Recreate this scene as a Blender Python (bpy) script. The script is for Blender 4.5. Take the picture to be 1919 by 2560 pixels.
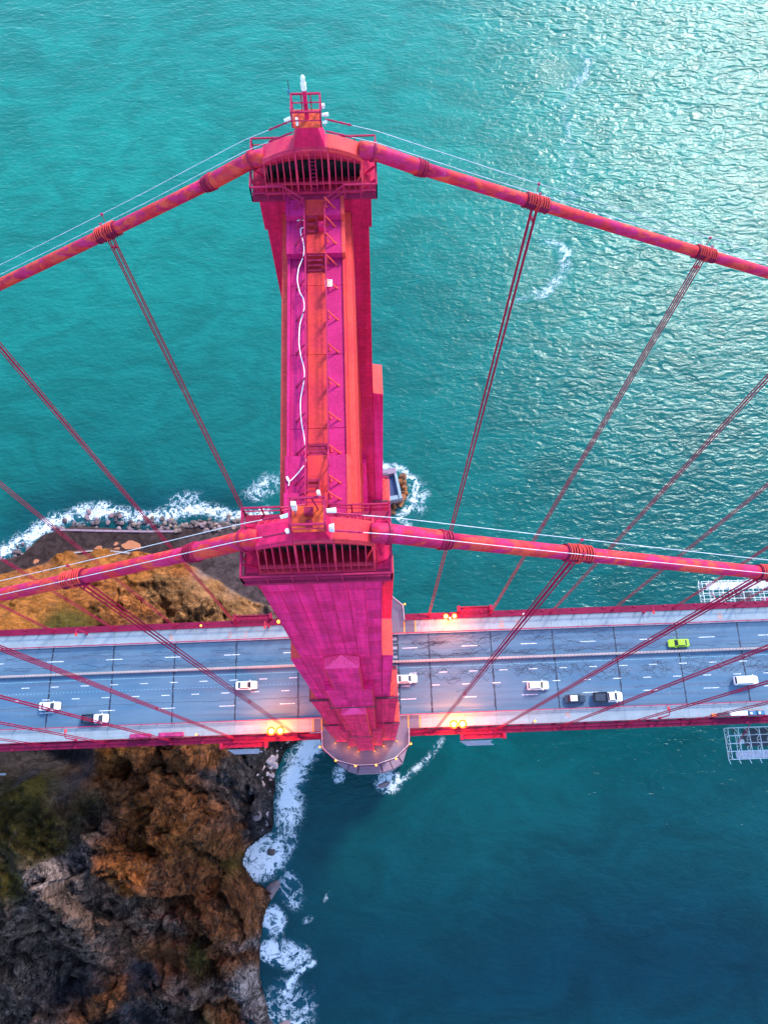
import bpy, math, random
import numpy as np
from mathutils import Vector, Matrix

random.seed(7)
RNG = np.random.default_rng(11)
scene = bpy.context.scene
for o in list(bpy.data.objects):
    bpy.data.objects.remove(o)
COL = scene.collection

# ---------------------------------------------------------------- camera
CAM_POS = Vector((3.3381, -27.8446, 269.0912))
CAM_RIGHT = Vector((0.99938593, -0.03496141, 0.00233837))
CAM_UP = Vector((0.03222779, 0.94333454, 0.33027461))
CAM_FWD = Vector((0.01375273, 0.32999644, -0.94388199))
cam_data = bpy.data.cameras.new("camera")
cam_data.sensor_fit = 'VERTICAL'
cam_data.sensor_height = 36.0
cam_data.lens = 2026.65 / 2560.0 * 36.0
cam_data.clip_start = 0.5
cam_data.clip_end = 30000.0
cam = bpy.data.objects.new("camera", cam_data)
COL.objects.link(cam)
m = Matrix.Identity(4)
for i in range(3):
    m[i][0] = CAM_RIGHT[i]; m[i][1] = CAM_UP[i]; m[i][2] = -CAM_FWD[i]; m[i][3] = CAM_POS[i]
cam.matrix_world = m
scene.camera = cam

# ---------------------------------------------------------------- sky, sun, exposure
SUN_AZ, SUN_EL = 57.0, 37.0          # degrees: azimuth from +X towards +Y
world = bpy.data.worlds.new("World")
scene.world = world
world.use_nodes = True
wn = world.node_tree.nodes
sky = wn.new('ShaderNodeTexSky')
sky.sky_type = 'NISHITA'
sky.sun_disc = False
sky.sun_elevation = math.radians(SUN_EL)
sky.sun_rotation = math.radians(90.0 - SUN_AZ)
sky.air_density = 1.0
sky.dust_density = 0.35
sky.ozone_density = 2.0
world.node_tree.links.new(sky.outputs[0], wn['Background'].inputs[0])
wn['Background'].inputs[1].default_value = 0.15
sun_data = bpy.data.lights.new("sun", 'SUN')
sun_data.energy = 1.2
sun_data.angle = math.radians(11.0)
sun_data.color = (1.0, 0.86, 0.72)
sun = bpy.data.objects.new("sun", sun_data)
COL.objects.link(sun)
sd = Vector((math.cos(math.radians(SUN_EL)) * math.cos(math.radians(SUN_AZ)),
             math.cos(math.radians(SUN_EL)) * math.sin(math.radians(SUN_AZ)),
             math.sin(math.radians(SUN_EL))))
sun.rotation_euler = sd.to_track_quat('Z', 'Y').to_euler()
sun.location = (200, 240, 400)
scene.view_settings.view_transform = 'Standard'
scene.view_settings.look = 'None'
scene.view_settings.gamma = 1.0
scene.view_settings.use_curve_mapping = False
scene.view_settings.exposure = 2.05

# ---------------------------------------------------------------- materials
def new_mat(name):
    mt = bpy.data.materials.new(name)
    mt.use_nodes = True
    nt = mt.node_tree
    return mt, nt, nt.nodes['Principled BSDF']

class N:
    """small node helper"""
    def __init__(s, nt): s.nt = nt
    def node(s, t, **kw):
        n = s.nt.nodes.new(t)
        for k, v in kw.items(): setattr(n, k, v)
        return n
    def link(s, a, b): s.nt.links.new(a, b)
    def put(s, sock, v):
        if hasattr(v, 'is_output') or hasattr(v, 'links'): s.link(v, sock)
        else: sock.default_value = v
    def pos(s):
        return s.node('ShaderNodeNewGeometry').outputs['Position']
    def objco(s):
        return s.node('ShaderNodeTexCoord').outputs['Object']
    def mapping(s, vec, scale=(1, 1, 1), rot=(0, 0, 0), loc=(0, 0, 0)):
        n = s.node('ShaderNodeMapping')
        s.link(vec, n.inputs[0])
        n.inputs['Scale'].default_value = scale
        n.inputs['Rotation'].default_value = rot
        n.inputs['Location'].default_value = loc
        return n.outputs[0]
    def noise(s, vec, scale, detail=4, rough=0.55, dist=0.0):
        n = s.node('ShaderNodeTexNoise')
        s.link(vec, n.inputs['Vector'])
        n.inputs['Scale'].default_value = scale
        n.inputs['Detail'].default_value = detail
        n.inputs['Roughness'].default_value = rough
        n.inputs['Distortion'].default_value = dist
        return n.outputs['Fac']
    def math(s, op, a, b=None, clamp=False):
        n = s.node('ShaderNodeMath', operation=op, use_clamp=clamp)
        s.put(n.inputs[0], a)
        if b is not None: s.put(n.inputs[1], b)
        return n.outputs[0]
    def ramp(s, fac, lo, hi, a=0.0, b=1.0):
        n = s.node('ShaderNodeMapRange')
        n.interpolation_type = 'SMOOTHSTEP'
        s.put(n.inputs['Value'], fac)
        s.put(n.inputs['From Min'], lo); s.put(n.inputs['From Max'], hi)
        s.put(n.inputs['To Min'], a); s.put(n.inputs['To Max'], b)
        return n.outputs['Result']
    def mix(s, fac, a, b, blend='MIX'):
        n = s.node('ShaderNodeMix', data_type='RGBA', blend_type=blend)
        s.put(n.inputs[0], fac)
        for i, v in ((6, a), (7, b)):
            if isinstance(v, tuple): v = (*v, 1.0) if len(v) == 3 else v
            s.put(n.inputs[i], v)
        return n.outputs[2]
    def bump(s, h, strength, dist, normal=None):
        n = s.node('ShaderNodeBump')
        s.put(n.inputs['Strength'], strength)
        n.inputs['Distance'].default_value = dist
        s.link(h, n.inputs['Height'])
        if normal is not None: s.link(normal, n.inputs['Normal'])
        return n.outputs[0]
    def attr(s, name):
        n = s.node('ShaderNodeAttribute'); n.attribute_name = name
        return n
    def rnd(s):
        return s.node('ShaderNodeObjectInfo').outputs['Random']

MAT = {}

def paint(name, a, b, scale=0.35, rough=0.5, streak=0.0, stain=None, var=0.0, bump=0.0):
    """weathered steel paint: two tones in patches, vertical streaks, chalky stains, per-piece tone"""
    mt, nt, bs = new_mat(name)
    n = N(nt)
    p = n.pos()
    f = n.ramp(n.noise(p, scale, 6, 0.62), 0.36, 0.64)
    c = n.mix(f, a, b)
    f2 = n.ramp(n.noise(p, scale * 9, 3, 0.7), 0.3, 0.75, 0.80, 1.12)
    c = n.mix(1.0, c, n.node('ShaderNodeCombineColor').outputs[0] if False else c, 'MIX')
    v = n.node('ShaderNodeHueSaturation')
    n.link(c, v.inputs['Color'])
    val = f2
    if streak:
        st = n.ramp(n.noise(n.mapping(p, (1.6, 1.6, 0.05)), 1.0, 5, 0.65), 0.3, 0.7, 1.0 - streak, 1.0 + streak * 0.6)
        val = n.math('MULTIPLY', val, st)
    if var:
        r = n.math('MULTIPLY_ADD', n.rnd(), 2 * var)
        r.node.inputs[2].default_value = 1.0 - var
        val = n.math('MULTIPLY', val, r)
    n.link(val, v.inputs['Value'])
    c = v.outputs[0]
    if stain:
        s = n.ramp(n.noise(p, 1.7, 8, 0.72), 0.63, 0.72)
        s = n.math('MULTIPLY', s, n.ramp(n.noise(p, 0.15, 3), 0.45, 0.62))
        c = n.mix(s, c, stain)
    n.link(c, bs.inputs['Base Color'])
    bs.inputs['Roughness'].default_value = rough
    bs.inputs['Specular IOR Level'].default_value = 0.15
    if bump:
        n.link(n.bump(n.noise(p, 3.0, 5, 0.7), bump, 0.03), bs.inputs['Normal'])
    MAT[name] = mt
    return mt

def plain(name, col, rough=0.6, metal=0.0, var=0.25, scale=2.0, emit=None, estr=0.0):
    mt, nt, bs = new_mat(name)
    n = N(nt)
    f = n.ramp(n.noise(n.pos(), scale, 5, 0.65), 0.3, 0.7)
    c = n.mix(f, tuple(x * (1 - var) for x in col), tuple(min(1, x * (1 + var * 0.6)) for x in col))
    n.link(c, bs.inputs['Base Color'])
    bs.inputs['Roughness'].default_value = rough
    bs.inputs['Metallic'].default_value = metal
    if emit:
        bs.inputs['Emission Color'].default_value = (*emit, 1)
        bs.inputs['Emission Strength'].default_value = estr
    MAT[name] = mt
    return mt

paint('crimson', (0.58, 0.012, 0.080), (0.68, 0.016, 0.115), 0.25, 0.55, streak=0.22, stain=(0.62, 0.10, 0.30), bump=0.15)
paint('crimson_plate', (0.78, 0.016, 0.150), (0.90, 0.026, 0.225), 0.45, 0.55, streak=0.28, stain=(0.84, 0.16, 0.38), var=0.15, bump=0.15)
paint('lamplit_plate', (0.80, 0.020, 0.095), (0.92, 0.030, 0.15), 0.45, 0.55, streak=0.26, stain=(0.80, 0.16, 0.30), var=0.16, bump=0.15)  # redder for the lower leg: floodlight glow put into the paint colour
paint('cap_pink', (0.90, 0.045, 0.20), (0.95, 0.06, 0.27), 0.6, 0.55)
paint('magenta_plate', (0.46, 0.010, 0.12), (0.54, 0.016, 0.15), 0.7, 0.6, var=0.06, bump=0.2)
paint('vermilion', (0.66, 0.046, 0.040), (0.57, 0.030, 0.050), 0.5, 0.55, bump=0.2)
paint('rust_floor', (0.70, 0.10, 0.03), (0.50, 0.045, 0.03), 2.5, 0.6)
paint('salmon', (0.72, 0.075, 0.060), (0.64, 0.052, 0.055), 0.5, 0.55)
paint('dark_crimson', (0.26, 0.010, 0.045), (0.34, 0.014, 0.07), 0.6, 0.6, stain=(0.35, 0.15, 0.25))
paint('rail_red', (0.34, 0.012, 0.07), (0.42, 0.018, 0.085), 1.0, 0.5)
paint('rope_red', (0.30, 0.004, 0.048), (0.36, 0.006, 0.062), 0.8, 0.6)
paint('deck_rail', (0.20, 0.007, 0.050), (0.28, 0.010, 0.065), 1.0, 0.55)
paint('saddle_red', (0.54, 0.020, 0.085), (0.64, 0.04, 0.085), 1.2, 0.5, stain=(0.62, 0.22, 0.34))
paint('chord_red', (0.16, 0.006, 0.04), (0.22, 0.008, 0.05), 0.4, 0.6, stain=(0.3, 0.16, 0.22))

def cable_mat():
    mt, nt, bs = new_mat('cable_paint')
    n = N(nt)
    p = n.pos()
    f = n.ramp(n.noise(n.mapping(p, (0.28, 1.25, 1.25)), 1.0, 6, 0.62), 0.47, 0.53)   # ragged repaint patches, long along the cable
    lower = n.mix(n.ramp(n.noise(p, 1.3, 5, 0.7), 0.4, 0.62), (0.44, 0.012, 0.070), (0.48, 0.018, 0.13))
    upper = n.mix(n.ramp(n.noise(p, 0.6, 5, 0.7), 0.45, 0.55), (0.54, 0.026, 0.034), (0.62, 0.062, 0.040))
    c = n.mix(f, lower, upper)
    flake = n.ramp(n.noise(p, 4.5, 6, 0.75), 0.62, 0.68)
    flake = n.math('MULTIPLY', flake, n.ramp(n.noise(n.mapping(p, (0.2, 0.9, 0.9)), 1.0, 3), 0.52, 0.6))
    c = n.mix(flake, c, (0.50, 0.16, 0.36))
    g_ = n.ramp(n.noise(n.mapping(p, (0.5, 1.5, 1.5)), 1.6, 7, 0.75), 0.42, 0.68, 0.0, 0.6)
    c = n.mix(g_, c, (0.26, 0.012, 0.05))
    n.link(c, bs.inputs['Base Color'])
    bs.inputs['Roughness'].default_value = 0.55
    bs.inputs['Specular IOR Level'].default_value = 0.12
    n.link(n.bump(n.noise(p, 9.0, 4, 0.7), 0.25, 0.02), bs.inputs['Normal'])
    MAT['cable_paint'] = mt
cable_mat()

plain('steel_wire', (0.62, 0.64, 0.70), 0.4)
plain('shade_black', (0.012, 0.012, 0.02), 0.9)
plain('white_plastic', (0.80, 0.82, 0.85), 0.4, var=0.06)
plain('white_paint', (0.78, 0.82, 0.86), 0.45, var=0.08)
plain('grey_metal', (0.30, 0.32, 0.38), 0.5)
plain('dark_metal', (0.05, 0.05, 0.07), 0.5)
plain('scaffold_white', (0.66, 0.74, 0.78), 0.5, var=0.15)
plain('plank', (0.62, 0.60, 0.68), 0.7, var=0.2)
plain('yellow_paint', (0.85, 0.36, 0.02), 0.6, var=0.2)
plain('orange_paint', (0.80, 0.20, 0.04), 0.6, var=0.3)
plain('lane_white', (0.70, 0.74, 0.80), 0.6, var=0.5, scale=3.0)
plain('stud_cyan', (0.25, 0.62, 0.78), 0.5)
plain('tar', (0.018, 0.026, 0.05), 0.45)
plain('tarp', (0.40, 0.02, 0.14), 0.6, var=0.5, scale=1.5)
plain('blue_gear', (0.03, 0.16, 0.30), 0.5)
plain('glass', (0.02, 0.03, 0.045), 0.08)
plain('tyre', (0.02, 0.02, 0.022), 0.85)
plain('rim', (0.35, 0.36, 0.38), 0.35, metal=0.8)
plain('car_white', (0.82, 0.85, 0.88), 0.22, var=0.03)
plain('car_dark', (0.03, 0.045, 0.07), 0.22, var=0.1)
plain('car_green', (0.34, 0.60, 0.03), 0.22, var=0.05)
plain('bed_dark', (0.015, 0.03, 0.06), 0.6)
plain('headlight', (0.85, 0.88, 0.9), 0.15, var=0.02)
plain('taillight', (0.45, 0.01, 0.01), 0.3)
plain('amber_lens', (0.9, 0.3, 0.03), 0.3, emit=(1.0, 0.30, 0.02), estr=0.5)
plain('sodium_lens', (0.9, 0.5, 0.1), 0.3, emit=(1.0, 0.66, 0.24), estr=1.3)
plain('amber_visor', (0.9, 0.25, 0.02), 0.3, emit=(1.0, 0.15, 0.005), estr=0.32)
plain('glare_dish', (0.35, 0.006, 0.001), 0.8, emit=(1.0, 0.12, 0.002), estr=0.30)  # emission stands in for the floodlights' orange glare
plain('amber_spot', (0.9, 0.35, 0.03), 0.3, emit=(1.0, 0.33, 0.03), estr=0.22)

def concrete(name, col, joint=None, dirt=(0.20, 0.17, 0.20), rough=0.85):
    mt, nt, bs = new_mat(name)
    n = N(nt)
    p = n.pos()
    c = n.mix(n.ramp(n.noise(p, 0.35, 6, 0.65), 0.35, 0.65), tuple(x * 0.86 for x in col), col)
    c = n.mix(n.ramp(n.noise(p, 2.2, 6, 0.7), 0.56, 0.75, 0.0, 0.6), c, dirt)
    st = n.ramp(n.noise(n.mapping(p, (0.06, 1.6, 1)), 1.0, 4), 0.4, 0.7, 0.0, 0.25)
    c = n.mix(st, c, dirt)
    n.link(c, bs.inputs['Base Color'])
    n.link(n.bump(n.noise(p, 6, 5, 0.7), 0.3, 0.03), bs.inputs['Normal'])
    bs.inputs['Roughness'].default_value = rough
    MAT[name] = mt
concrete('sidewalk', (0.27, 0.35, 0.40), dirt=(0.16, 0.17, 0.20))
concrete('platform_floor', (0.125, 0.135, 0.20), dirt=(0.10, 0.10, 0.14))
concrete('basin_blue', (0.05, 0.07, 0.16), dirt=(0.03, 0.03, 0.07))
concrete('pier_concrete', (0.30, 0.20, 0.26), dirt=(0.16, 0.10, 0.13))
concrete('kerb', (0.28, 0.28, 0.35))
concrete('barrier', (0.40, 0.33, 0.33), dirt=(0.15, 0.12, 0.13))

def asphalt():
    mt, nt, bs = new_mat('asphalt')
    n = N(nt)
    p = n.pos()
    a, b = (0.050, 0.140, 0.235), (0.088, 0.178, 0.265)
    c = n.mix(n.ramp(n.noise(n.mapping(p, (0.03, 0.35, 1)), 1.0, 5, 0.6), 0.35, 0.65), a, b)
    # tyre wear: long bands along the lanes
    w = n.noise(n.mapping(p, (0.012, 1.1, 1)), 1.0, 3, 0.5)
    c = n.mix(n.ramp(w, 0.48, 0.72, 0.0, 0.65), c, (0.062, 0.092, 0.155))
    c = n.mix(n.ramp(n.noise(p, 0.7, 6, 0.7), 0.56, 0.72, 0.0, 0.45), c, (0.15, 0.21, 0.27))
    c = n.mix(n.ramp(n.noise(p, 14, 3, 0.8), 0.35, 0.75, 0.0, 0.35), c, (0.06, 0.07, 0.11))
    n.link(c, bs.inputs['Base Color'])
    n.link(n.bump(n.noise(p, 22, 3, 0.8), 0.3, 0.02), bs.inputs['Normal'])
    bs.inputs['Roughness'].default_value = 0.75
    MAT['asphalt'] = mt
asphalt()

def rock_mat(name, a, b, c3):
    mt, nt, bs = new_mat(name)
    n = N(nt)
    p = n.pos()
    c = n.mix(n.ramp(n.noise(p, 0.8, 6, 0.7), 0.35, 0.65), a, b)
    c = n.mix(n.ramp(n.rnd(), 0.0, 1.0, 0.0, 0.8), c, c3)
    n.link(c, bs.inputs['Base Color'])
    bs.inputs['Roughness'].default_value = 0.85
    n.link(n.bump(n.noise(p, 3, 6, 0.7), 0.6, 0.2), bs.inputs['Normal'])
    MAT[name] = mt
rock_mat('boulder_dark', (0.03, 0.028, 0.04), (0.09, 0.06, 0.06), (0.30, 0.20, 0.22))
rock_mat('boulder_pale', (0.16, 0.11, 0.10), (0.34, 0.22, 0.16), (0.06, 0.05, 0.06))
rock_mat('boulder_grey', (0.24, 0.19, 0.23), (0.46, 0.38, 0.42), (0.30, 0.20, 0.20))
rock_mat('rust_rock', (0.20, 0.06, 0.02), (0.42, 0.14, 0.03), (0.16, 0.07, 0.04))

def terrain_mat():
    mt, nt, bs = new_mat('terrain')
    n = N(nt)
    p = n.pos()
    base = n.attr('tint').outputs['Color']
    d = n.noise(p, 0.33, 8, 0.68, 0.6)
    v = n.node('ShaderNodeHueSaturation')
    n.link(base, v.inputs['Color'])
    f = n.math('MULTIPLY', n.ramp(d, 0.32, 0.70, 0.55, 1.55), n.ramp(n.noise(p, 2.4, 6, 0.75), 0.3, 0.72, 0.6, 1.4))
    n.link(f, v.inputs['Value'])
    v.inputs['Saturation'].default_value = 1.0
    c = v.outputs[0]
    rk = n.attr('rocky').outputs['Fac']
    # pale rock faces and dark scrub broken into patches
    pale = n.math('MULTIPLY', n.ramp(n.noise(p, 0.55, 7, 0.74, 1.0), 0.56, 0.66), rk)
    c = n.mix(pale, c, n.mix(n.noise(p, 0.12, 2), (0.20, 0.15, 0.16), (0.24, 0.13, 0.075)))
    scrub = n.math('MULTIPLY', n.ramp(n.noise(p, 0.75, 6, 0.7, 0.8), 0.60, 0.68), n.ramp(rk, 0.05, 0.3))
    c = n.mix(scrub, c, (0.035, 0.04, 0.03))
    vw = n.node('ShaderNodeVectorMath', operation='MULTIPLY_ADD')
    vz = n.node('ShaderNodeTexNoise'); vz.inputs['Scale'].default_value = 0.9; vz.inputs['Detail'].default_value = 5
    n.link(p, vz.inputs['Vector']); n.link(vz.outputs['Color'], vw.inputs[0]); vw.inputs[1].default_value = (1.2, 1.2, 1.2); n.link(p, vw.inputs[2])
    for sc_, lo_, hi_ in ((0.30, 0.62, 1.4), (1.1, 0.74, 1.28)):
        vc = n.node('ShaderNodeTexVoronoi'); n.link(vw.outputs[0], vc.inputs['Vector']); vc.inputs['Scale'].default_value = sc_
        sp = n.node('ShaderNodeSeparateColor'); n.link(vc.outputs['Color'], sp.inputs[0])
        hv = n.node('ShaderNodeHueSaturation'); n.link(c, hv.inputs['Color'])
        n.link(n.ramp(sp.outputs[0], 0, 1, lo_, hi_), hv.inputs['Value'])
        c = n.mix(n.ramp(rk, 0.25, 0.6), c, hv.outputs[0])
    seam = n.noise(n.mapping(p, (1, 0.55, 0.5), (0, 0, 0.7)), 0.16, 7, 0.62, 1.4)
    seam = n.math('ABSOLUTE', n.math('SUBTRACT', seam, 0.5))
    crev = n.math('MULTIPLY', n.ramp(seam, 0.0, 0.035, 0.9, 0.0), n.ramp(rk, 0.3, 0.7))
    c = n.mix(crev, c, (0.012, 0.012, 0.014))
    speck = n.math('MULTIPLY', n.ramp(n.noise(p, 1.6, 7, 0.8, 0.5), 0.58, 0.66), n.ramp(rk, 0.4, 0.9))
    c = n.mix(n.math('MULTIPLY', speck, 0.6), c, (0.28, 0.19, 0.16))
    dark = n.math('MULTIPLY', n.ramp(n.noise(p, 1.1, 7, 0.78, 0.7), 0.56, 0.64), n.ramp(rk, 0.4, 0.9))
    c = n.mix(n.math('MULTIPLY', dark, 0.6), c, (0.018, 0.016, 0.02))
    n.link(c, bs.inputs['Base Color'])
    bs.inputs['Specular IOR Level'].default_value = 0.05
    bs.inputs['Roughness'].default_value = 0.95
    h = n.math('ADD', n.noise(p, 0.6, 8, 0.7), n.math('MULTIPLY', n.noise(p, 3.0, 6, 0.7), 0.35))
    n.link(n.bump(h, n.ramp(rk, 0.0, 0.6, 0.08, 1.0), 2.4), bs.inputs['Normal'])
    MAT['terrain'] = mt
terrain_mat()

def water_mat():
    mt, nt, bs = new_mat('sea_water')
    n = N(nt)
    p = n.pos()
    silt = n.attr('silt').outputs['Fac']
    foam_a = n.attr('foam').outputs['Fac']
    chop = n.attr('chop').outputs['Fac']
    c = n.mix(silt, (0.0004, 0.031, 0.045), (0.004, 0.162, 0.126))
    mott = n.ramp(n.noise(n.mapping(p, (1, 1.6, 1), (0, 0, 0.5)), 0.04, 8, 0.68, 1.2), 0.3, 0.7, 0.80, 1.22)
    v = n.node('ShaderNodeHueSaturation')
    n.link(c, v.inputs['Color']); n.link(mott, v.inputs['Value'])
    c = v.outputs[0]
    # foam: torn sheets and filaments
    def warped(vec, scale, amp):
        w = n.node('ShaderNodeVectorMath', operation='MULTIPLY_ADD')
        t = n.node('ShaderNodeTexNoise'); t.inputs['Scale'].default_value = scale; t.inputs['Detail'].default_value = 3
        n.link(p, t.inputs['Vector']); n.link(t.outputs['Color'], w.inputs[0]); w.inputs[1].default_value = (amp, amp, 0); n.link(vec, w.inputs[2])
        return w.outputs[0]
    wp = warped(warped(p, 0.11, 9.0), 0.5, 2.2)
    def fil(scale, det):
        f = n.noise(wp, scale, det, 0.62)
        f = n.math('ABSOLUTE', n.math('SUBTRACT', f, 0.5))
        return n.ramp(f, 0.0, 0.11, 1.0, 0.0)
    dens = n.noise(wp, 0.28, 6, 0.66)
    ff = n.math('ADD', n.math('MULTIPLY', fil(0.33, 5), 0.42), n.math('MULTIPLY', fil(0.95, 5), 0.34))
    ff = n.math('ADD', ff, n.math('MULTIPLY', dens, 1.25))
    ff = n.math('ADD', ff, n.math('MULTIPLY', n.noise(wp, 2.4, 4, 0.7), 0.45))
    ff = n.math('ADD', ff, n.math('MULTIPLY', foam_a, 1.15))
    fm = n.ramp(ff, 1.72, 2.22)
    fm = n.math('MULTIPLY', fm, n.ramp(foam_a, 0.05, 0.8, 0.0, 1.0))
    # thin aerated water round the foam
    c = n.mix(n.math('MULTIPLY', n.ramp(foam_a, 0.1, 1.0), 0.45), c, (0.02, 0.15, 0.22))
    c = n.mix(fm, c, (0.72, 0.78, 0.82))
    n.link(c, bs.inputs['Base Color'])
    n.link(n.ramp(fm, 0, 1, 0.15, 0.8), bs.inputs['Roughness'])
    bs.inputs['IOR'].default_value = 1.333
    bs.inputs['Specular Tint'].default_value = (0.75, 0.97, 1.0, 1)
    # wind waves
    w1 = n.noise(n.mapping(p, (0.18, 0.38, 1), (0, 0, 0.25)), 1.0, 2, 0.45, 0.8)
    w2 = n.noise(n.mapping(p, (0.42, 0.75, 1), (0, 0, -0.35)), 1.0, 4, 0.55, 0.3)
    w3 = n.noise(p, 2.4, 4, 0.6)
    sw = n.noise(n.mapping(p, (0.05, 0.13, 1), (0, 0, 0.9)), 1.0, 3, 0.5, 1.2)
    h = n.math('ADD', n.math('MULTIPLY', n.math('MULTIPLY', w1, n.math('MULTIPLY', chop, chop)), 1.45), n.math('MULTIPLY', w2, n.ramp(chop, 0, 1, 0.30, 0.42)))
    h = n.math('ADD', h, n.math('MULTIPLY', w3, 0.085))
    h = n.math('ADD', h, n.math('MULTIPLY', sw, 0.45))
    n.link(n.bump(h, 1.0, 0.75), bs.inputs['Normal'])
    MAT['sea_water'] = mt
water_mat()

# ---------------------------------------------------------------- mesh helpers
class MB:
    def __init__(s): s.v = []; s.f = []
    def add(s, vs, fs):
        b = len(s.v)
        s.v += [tuple(v) for v in vs]
        s.f += [tuple(i + b for i in f) for f in fs]
        return s
    def box(s, x0, x1, y0, y1, z0, z1, bev=0.0):
        if x0 > x1: x0, x1 = x1, x0
        if y0 > y1: y0, y1 = y1, y0
        if z0 > z1: z0, z1 = z1, z0
        vs = [(x, y, z) for z in (z0, z1) for y in (y0, y1) for x in (x0, x1)]
        return s.add(vs, [(0, 2, 3, 1), (4, 5, 7, 6), (0, 1, 5, 4), (1, 3, 7, 5), (3, 2, 6, 7), (2, 0, 4, 6)])
    def longbox(s, x0, x1, y0, y1, z0, z1, step=4.0):
        """box along X cut into lengths so that it can follow the deck's grade"""
        k = max(1, int(abs(x1 - x0) / step))
        for i in range(k):
            a = x0 + (x1 - x0) * i / k; b = x0 + (x1 - x0) * (i + 1) / k
            vs = [(x, y, z) for z in (z0, z1) for y in (y0, y1) for x in (a, b)]
            fs = [(0, 2, 3, 1), (4, 5, 7, 6), (0, 1, 5, 4), (3, 2, 6, 7)]
            if i == 0: fs.append((2, 0, 4, 6))
            if i == k - 1: fs.append((1, 3, 7, 5))
            s.add(vs, fs)
        return s
    def hexa(s, lo, hi):
        """8 corners: lo 4 (ccw from above), hi 4"""
        return s.add(list(lo) + list(hi), [(3, 2, 1, 0), (4, 5, 6, 7), (0, 1, 5, 4), (1, 2, 6, 5), (2, 3, 7, 6), (3, 0, 4, 7)])
    def prism(s, poly, z0, z1):
        k = len(poly)
        vs = [(x, y, z0) for x, y in poly] + [(x, y, z1) for x, y in poly]
        fs = [tuple(range(k - 1, -1, -1)), tuple(range(k, 2 * k))]
        fs += [(i, (i + 1) % k, k + (i + 1) % k, k + i) for i in range(k)]
        return s.add(vs, fs)
    def prism_x(s, poly, x0, x1):
        """poly in (y,z), extruded along X"""
        k = len(poly)
        vs = [(x0, y, z) for y, z in poly] + [(x1, y, z) for y, z in poly]
        fs = [tuple(range(k - 1, -1, -1)), tuple(range(k, 2 * k))]
        fs += [(i, (i + 1) % k, k + (i + 1) % k, k + i) for i in range(k)]
        return s.add(vs, fs)
    def tube(s, pts, r, n=8, caps=True):
        pts = [Vector(p) for p in pts]
        rr = r if isinstance(r, (list, tuple)) else [r] * len(pts)
        b = len(s.v)
        ref = None
        for i, p in enumerate(pts):
            d = (pts[min(i + 1, len(pts) - 1)] - pts[max(i - 1, 0)]).normalized()
            if ref is None:
                ref = Vector((0, 0, 1)) if abs(d.z) < 0.9 else Vector((1, 0, 0))
            u = (ref - d * ref.dot(d)).normalized(); w = d.cross(u)
            ref = u
            for k in range(n):
                a = 2 * math.pi * k / n
                q = p + u * (rr[i] * math.cos(a)) + w * (rr[i] * math.sin(a))
                s.v.append(tuple(q))
        for i in range(len(pts) - 1):
            for k in range(n):
                k2 = (k + 1) % n
                s.f.append((b + i * n + k, b + i * n + k2, b + (i + 1) * n + k2, b + (i + 1) * n + k))
        if caps:
            s.f.append(tuple(b + k for k in range(n - 1, -1, -1)))
            e = b + (len(pts) - 1) * n
            s.f.append(tuple(e + k for k in range(n)))
        return s
    def bar(s, p0, p1, w, h=None):
        """square bar between two points"""
        h = h or w
        p0 = Vector(p0); p1 = Vector(p1)
        d = (p1 - p0).normalized()
        ref = Vector((0, 0, 1)) if abs(d.z) < 0.95 else Vector((1, 0, 0))
        u = (d.cross(ref)).normalized(); t = u.cross(d)
        c = [(-1, -1), (1, -1), (1, 1), (-1, 1)]
        vs = [tuple(p + u * (a * w / 2) + t * (b_ * h / 2)) for p in (p0, p1) for a, b_ in c]
        return s.add(vs, [(3, 2, 1, 0), (4, 5, 6, 7), (0, 1, 5, 4), (1, 2, 6, 5), (2, 3, 7, 6), (3, 0, 4, 7)])
    def rail(s, path, z0, height, r=0.045, step=1.5, mids=(0.55,)):
        """handrail along a polyline of (x,y); z0 floor"""
        P = [Vector((a, b, 0)) for a, b in path]
        for h in (1.0,) + tuple(mids):
            for a, b in zip(P, P[1:]):
                s.bar((a.x, a.y, z0 + height * h), (b.x, b.y, z0 + height * h), r * (2 if h == 1.0 else 1.3))
        for a, b in zip(P, P[1:]):
            k = max(1, round((b - a).length / step))
            for i in range(k + 1):
                q = a.lerp(b, i / k)
                s.bar((q.x, q.y, z0), (q.x, q.y, z0 + height), r * 1.6)
        return s
    def build(s, name, mat, parent=None, fn=None, smooth=False):
        me = bpy.data.meshes.new(name)
        vs = s.v
        if fn: vs = [fn(v) for v in vs]
        off = Vector((0, 0, 0)); q = parent
        while q is not None: off += Vector(q.location); q = q.parent
        if off.length > 0: vs = [(a - off.x, b - off.y, c - off.z) for a, b, c in vs]
        me.from_pydata(vs, [], s.f)
        me.materials.append(MAT[mat])
        if smooth:
            me.polygons.foreach_set('use_smooth', [True] * len(me.polygons))
        me.update()
        ob = bpy.data.objects.new(name, me)
        COL.objects.link(ob)
        if parent is not None: ob.parent = parent
        return ob

def tag(o, label=None, cat=None, group=None, kind=None):
    if label: o['label'] = label
    if cat: o['category'] = cat
    if group: o['group'] = group
    if kind: o['kind'] = kind
    return o

def empty(name, loc=(0, 0, 0)):
    e = bpy.data.objects.new(name, None)
    e.empty_display_size = 0.5
    COL.objects.link(e); e.location = loc
    return e

def inst(name, mesh, parent=None, loc=(0, 0, 0), rot=(0, 0, 0), scale=(1, 1, 1)):
    o = bpy.data.objects.new(name, mesh)
    COL.objects.link(o)
    off = Vector((0, 0, 0)); q = parent
    while q is not None: off += Vector(q.location); q = q.parent
    o.location = Vector(loc) - off; o.rotation_euler = rot; o.scale = scale
    if parent is not None: o.parent = parent
    return o

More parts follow.
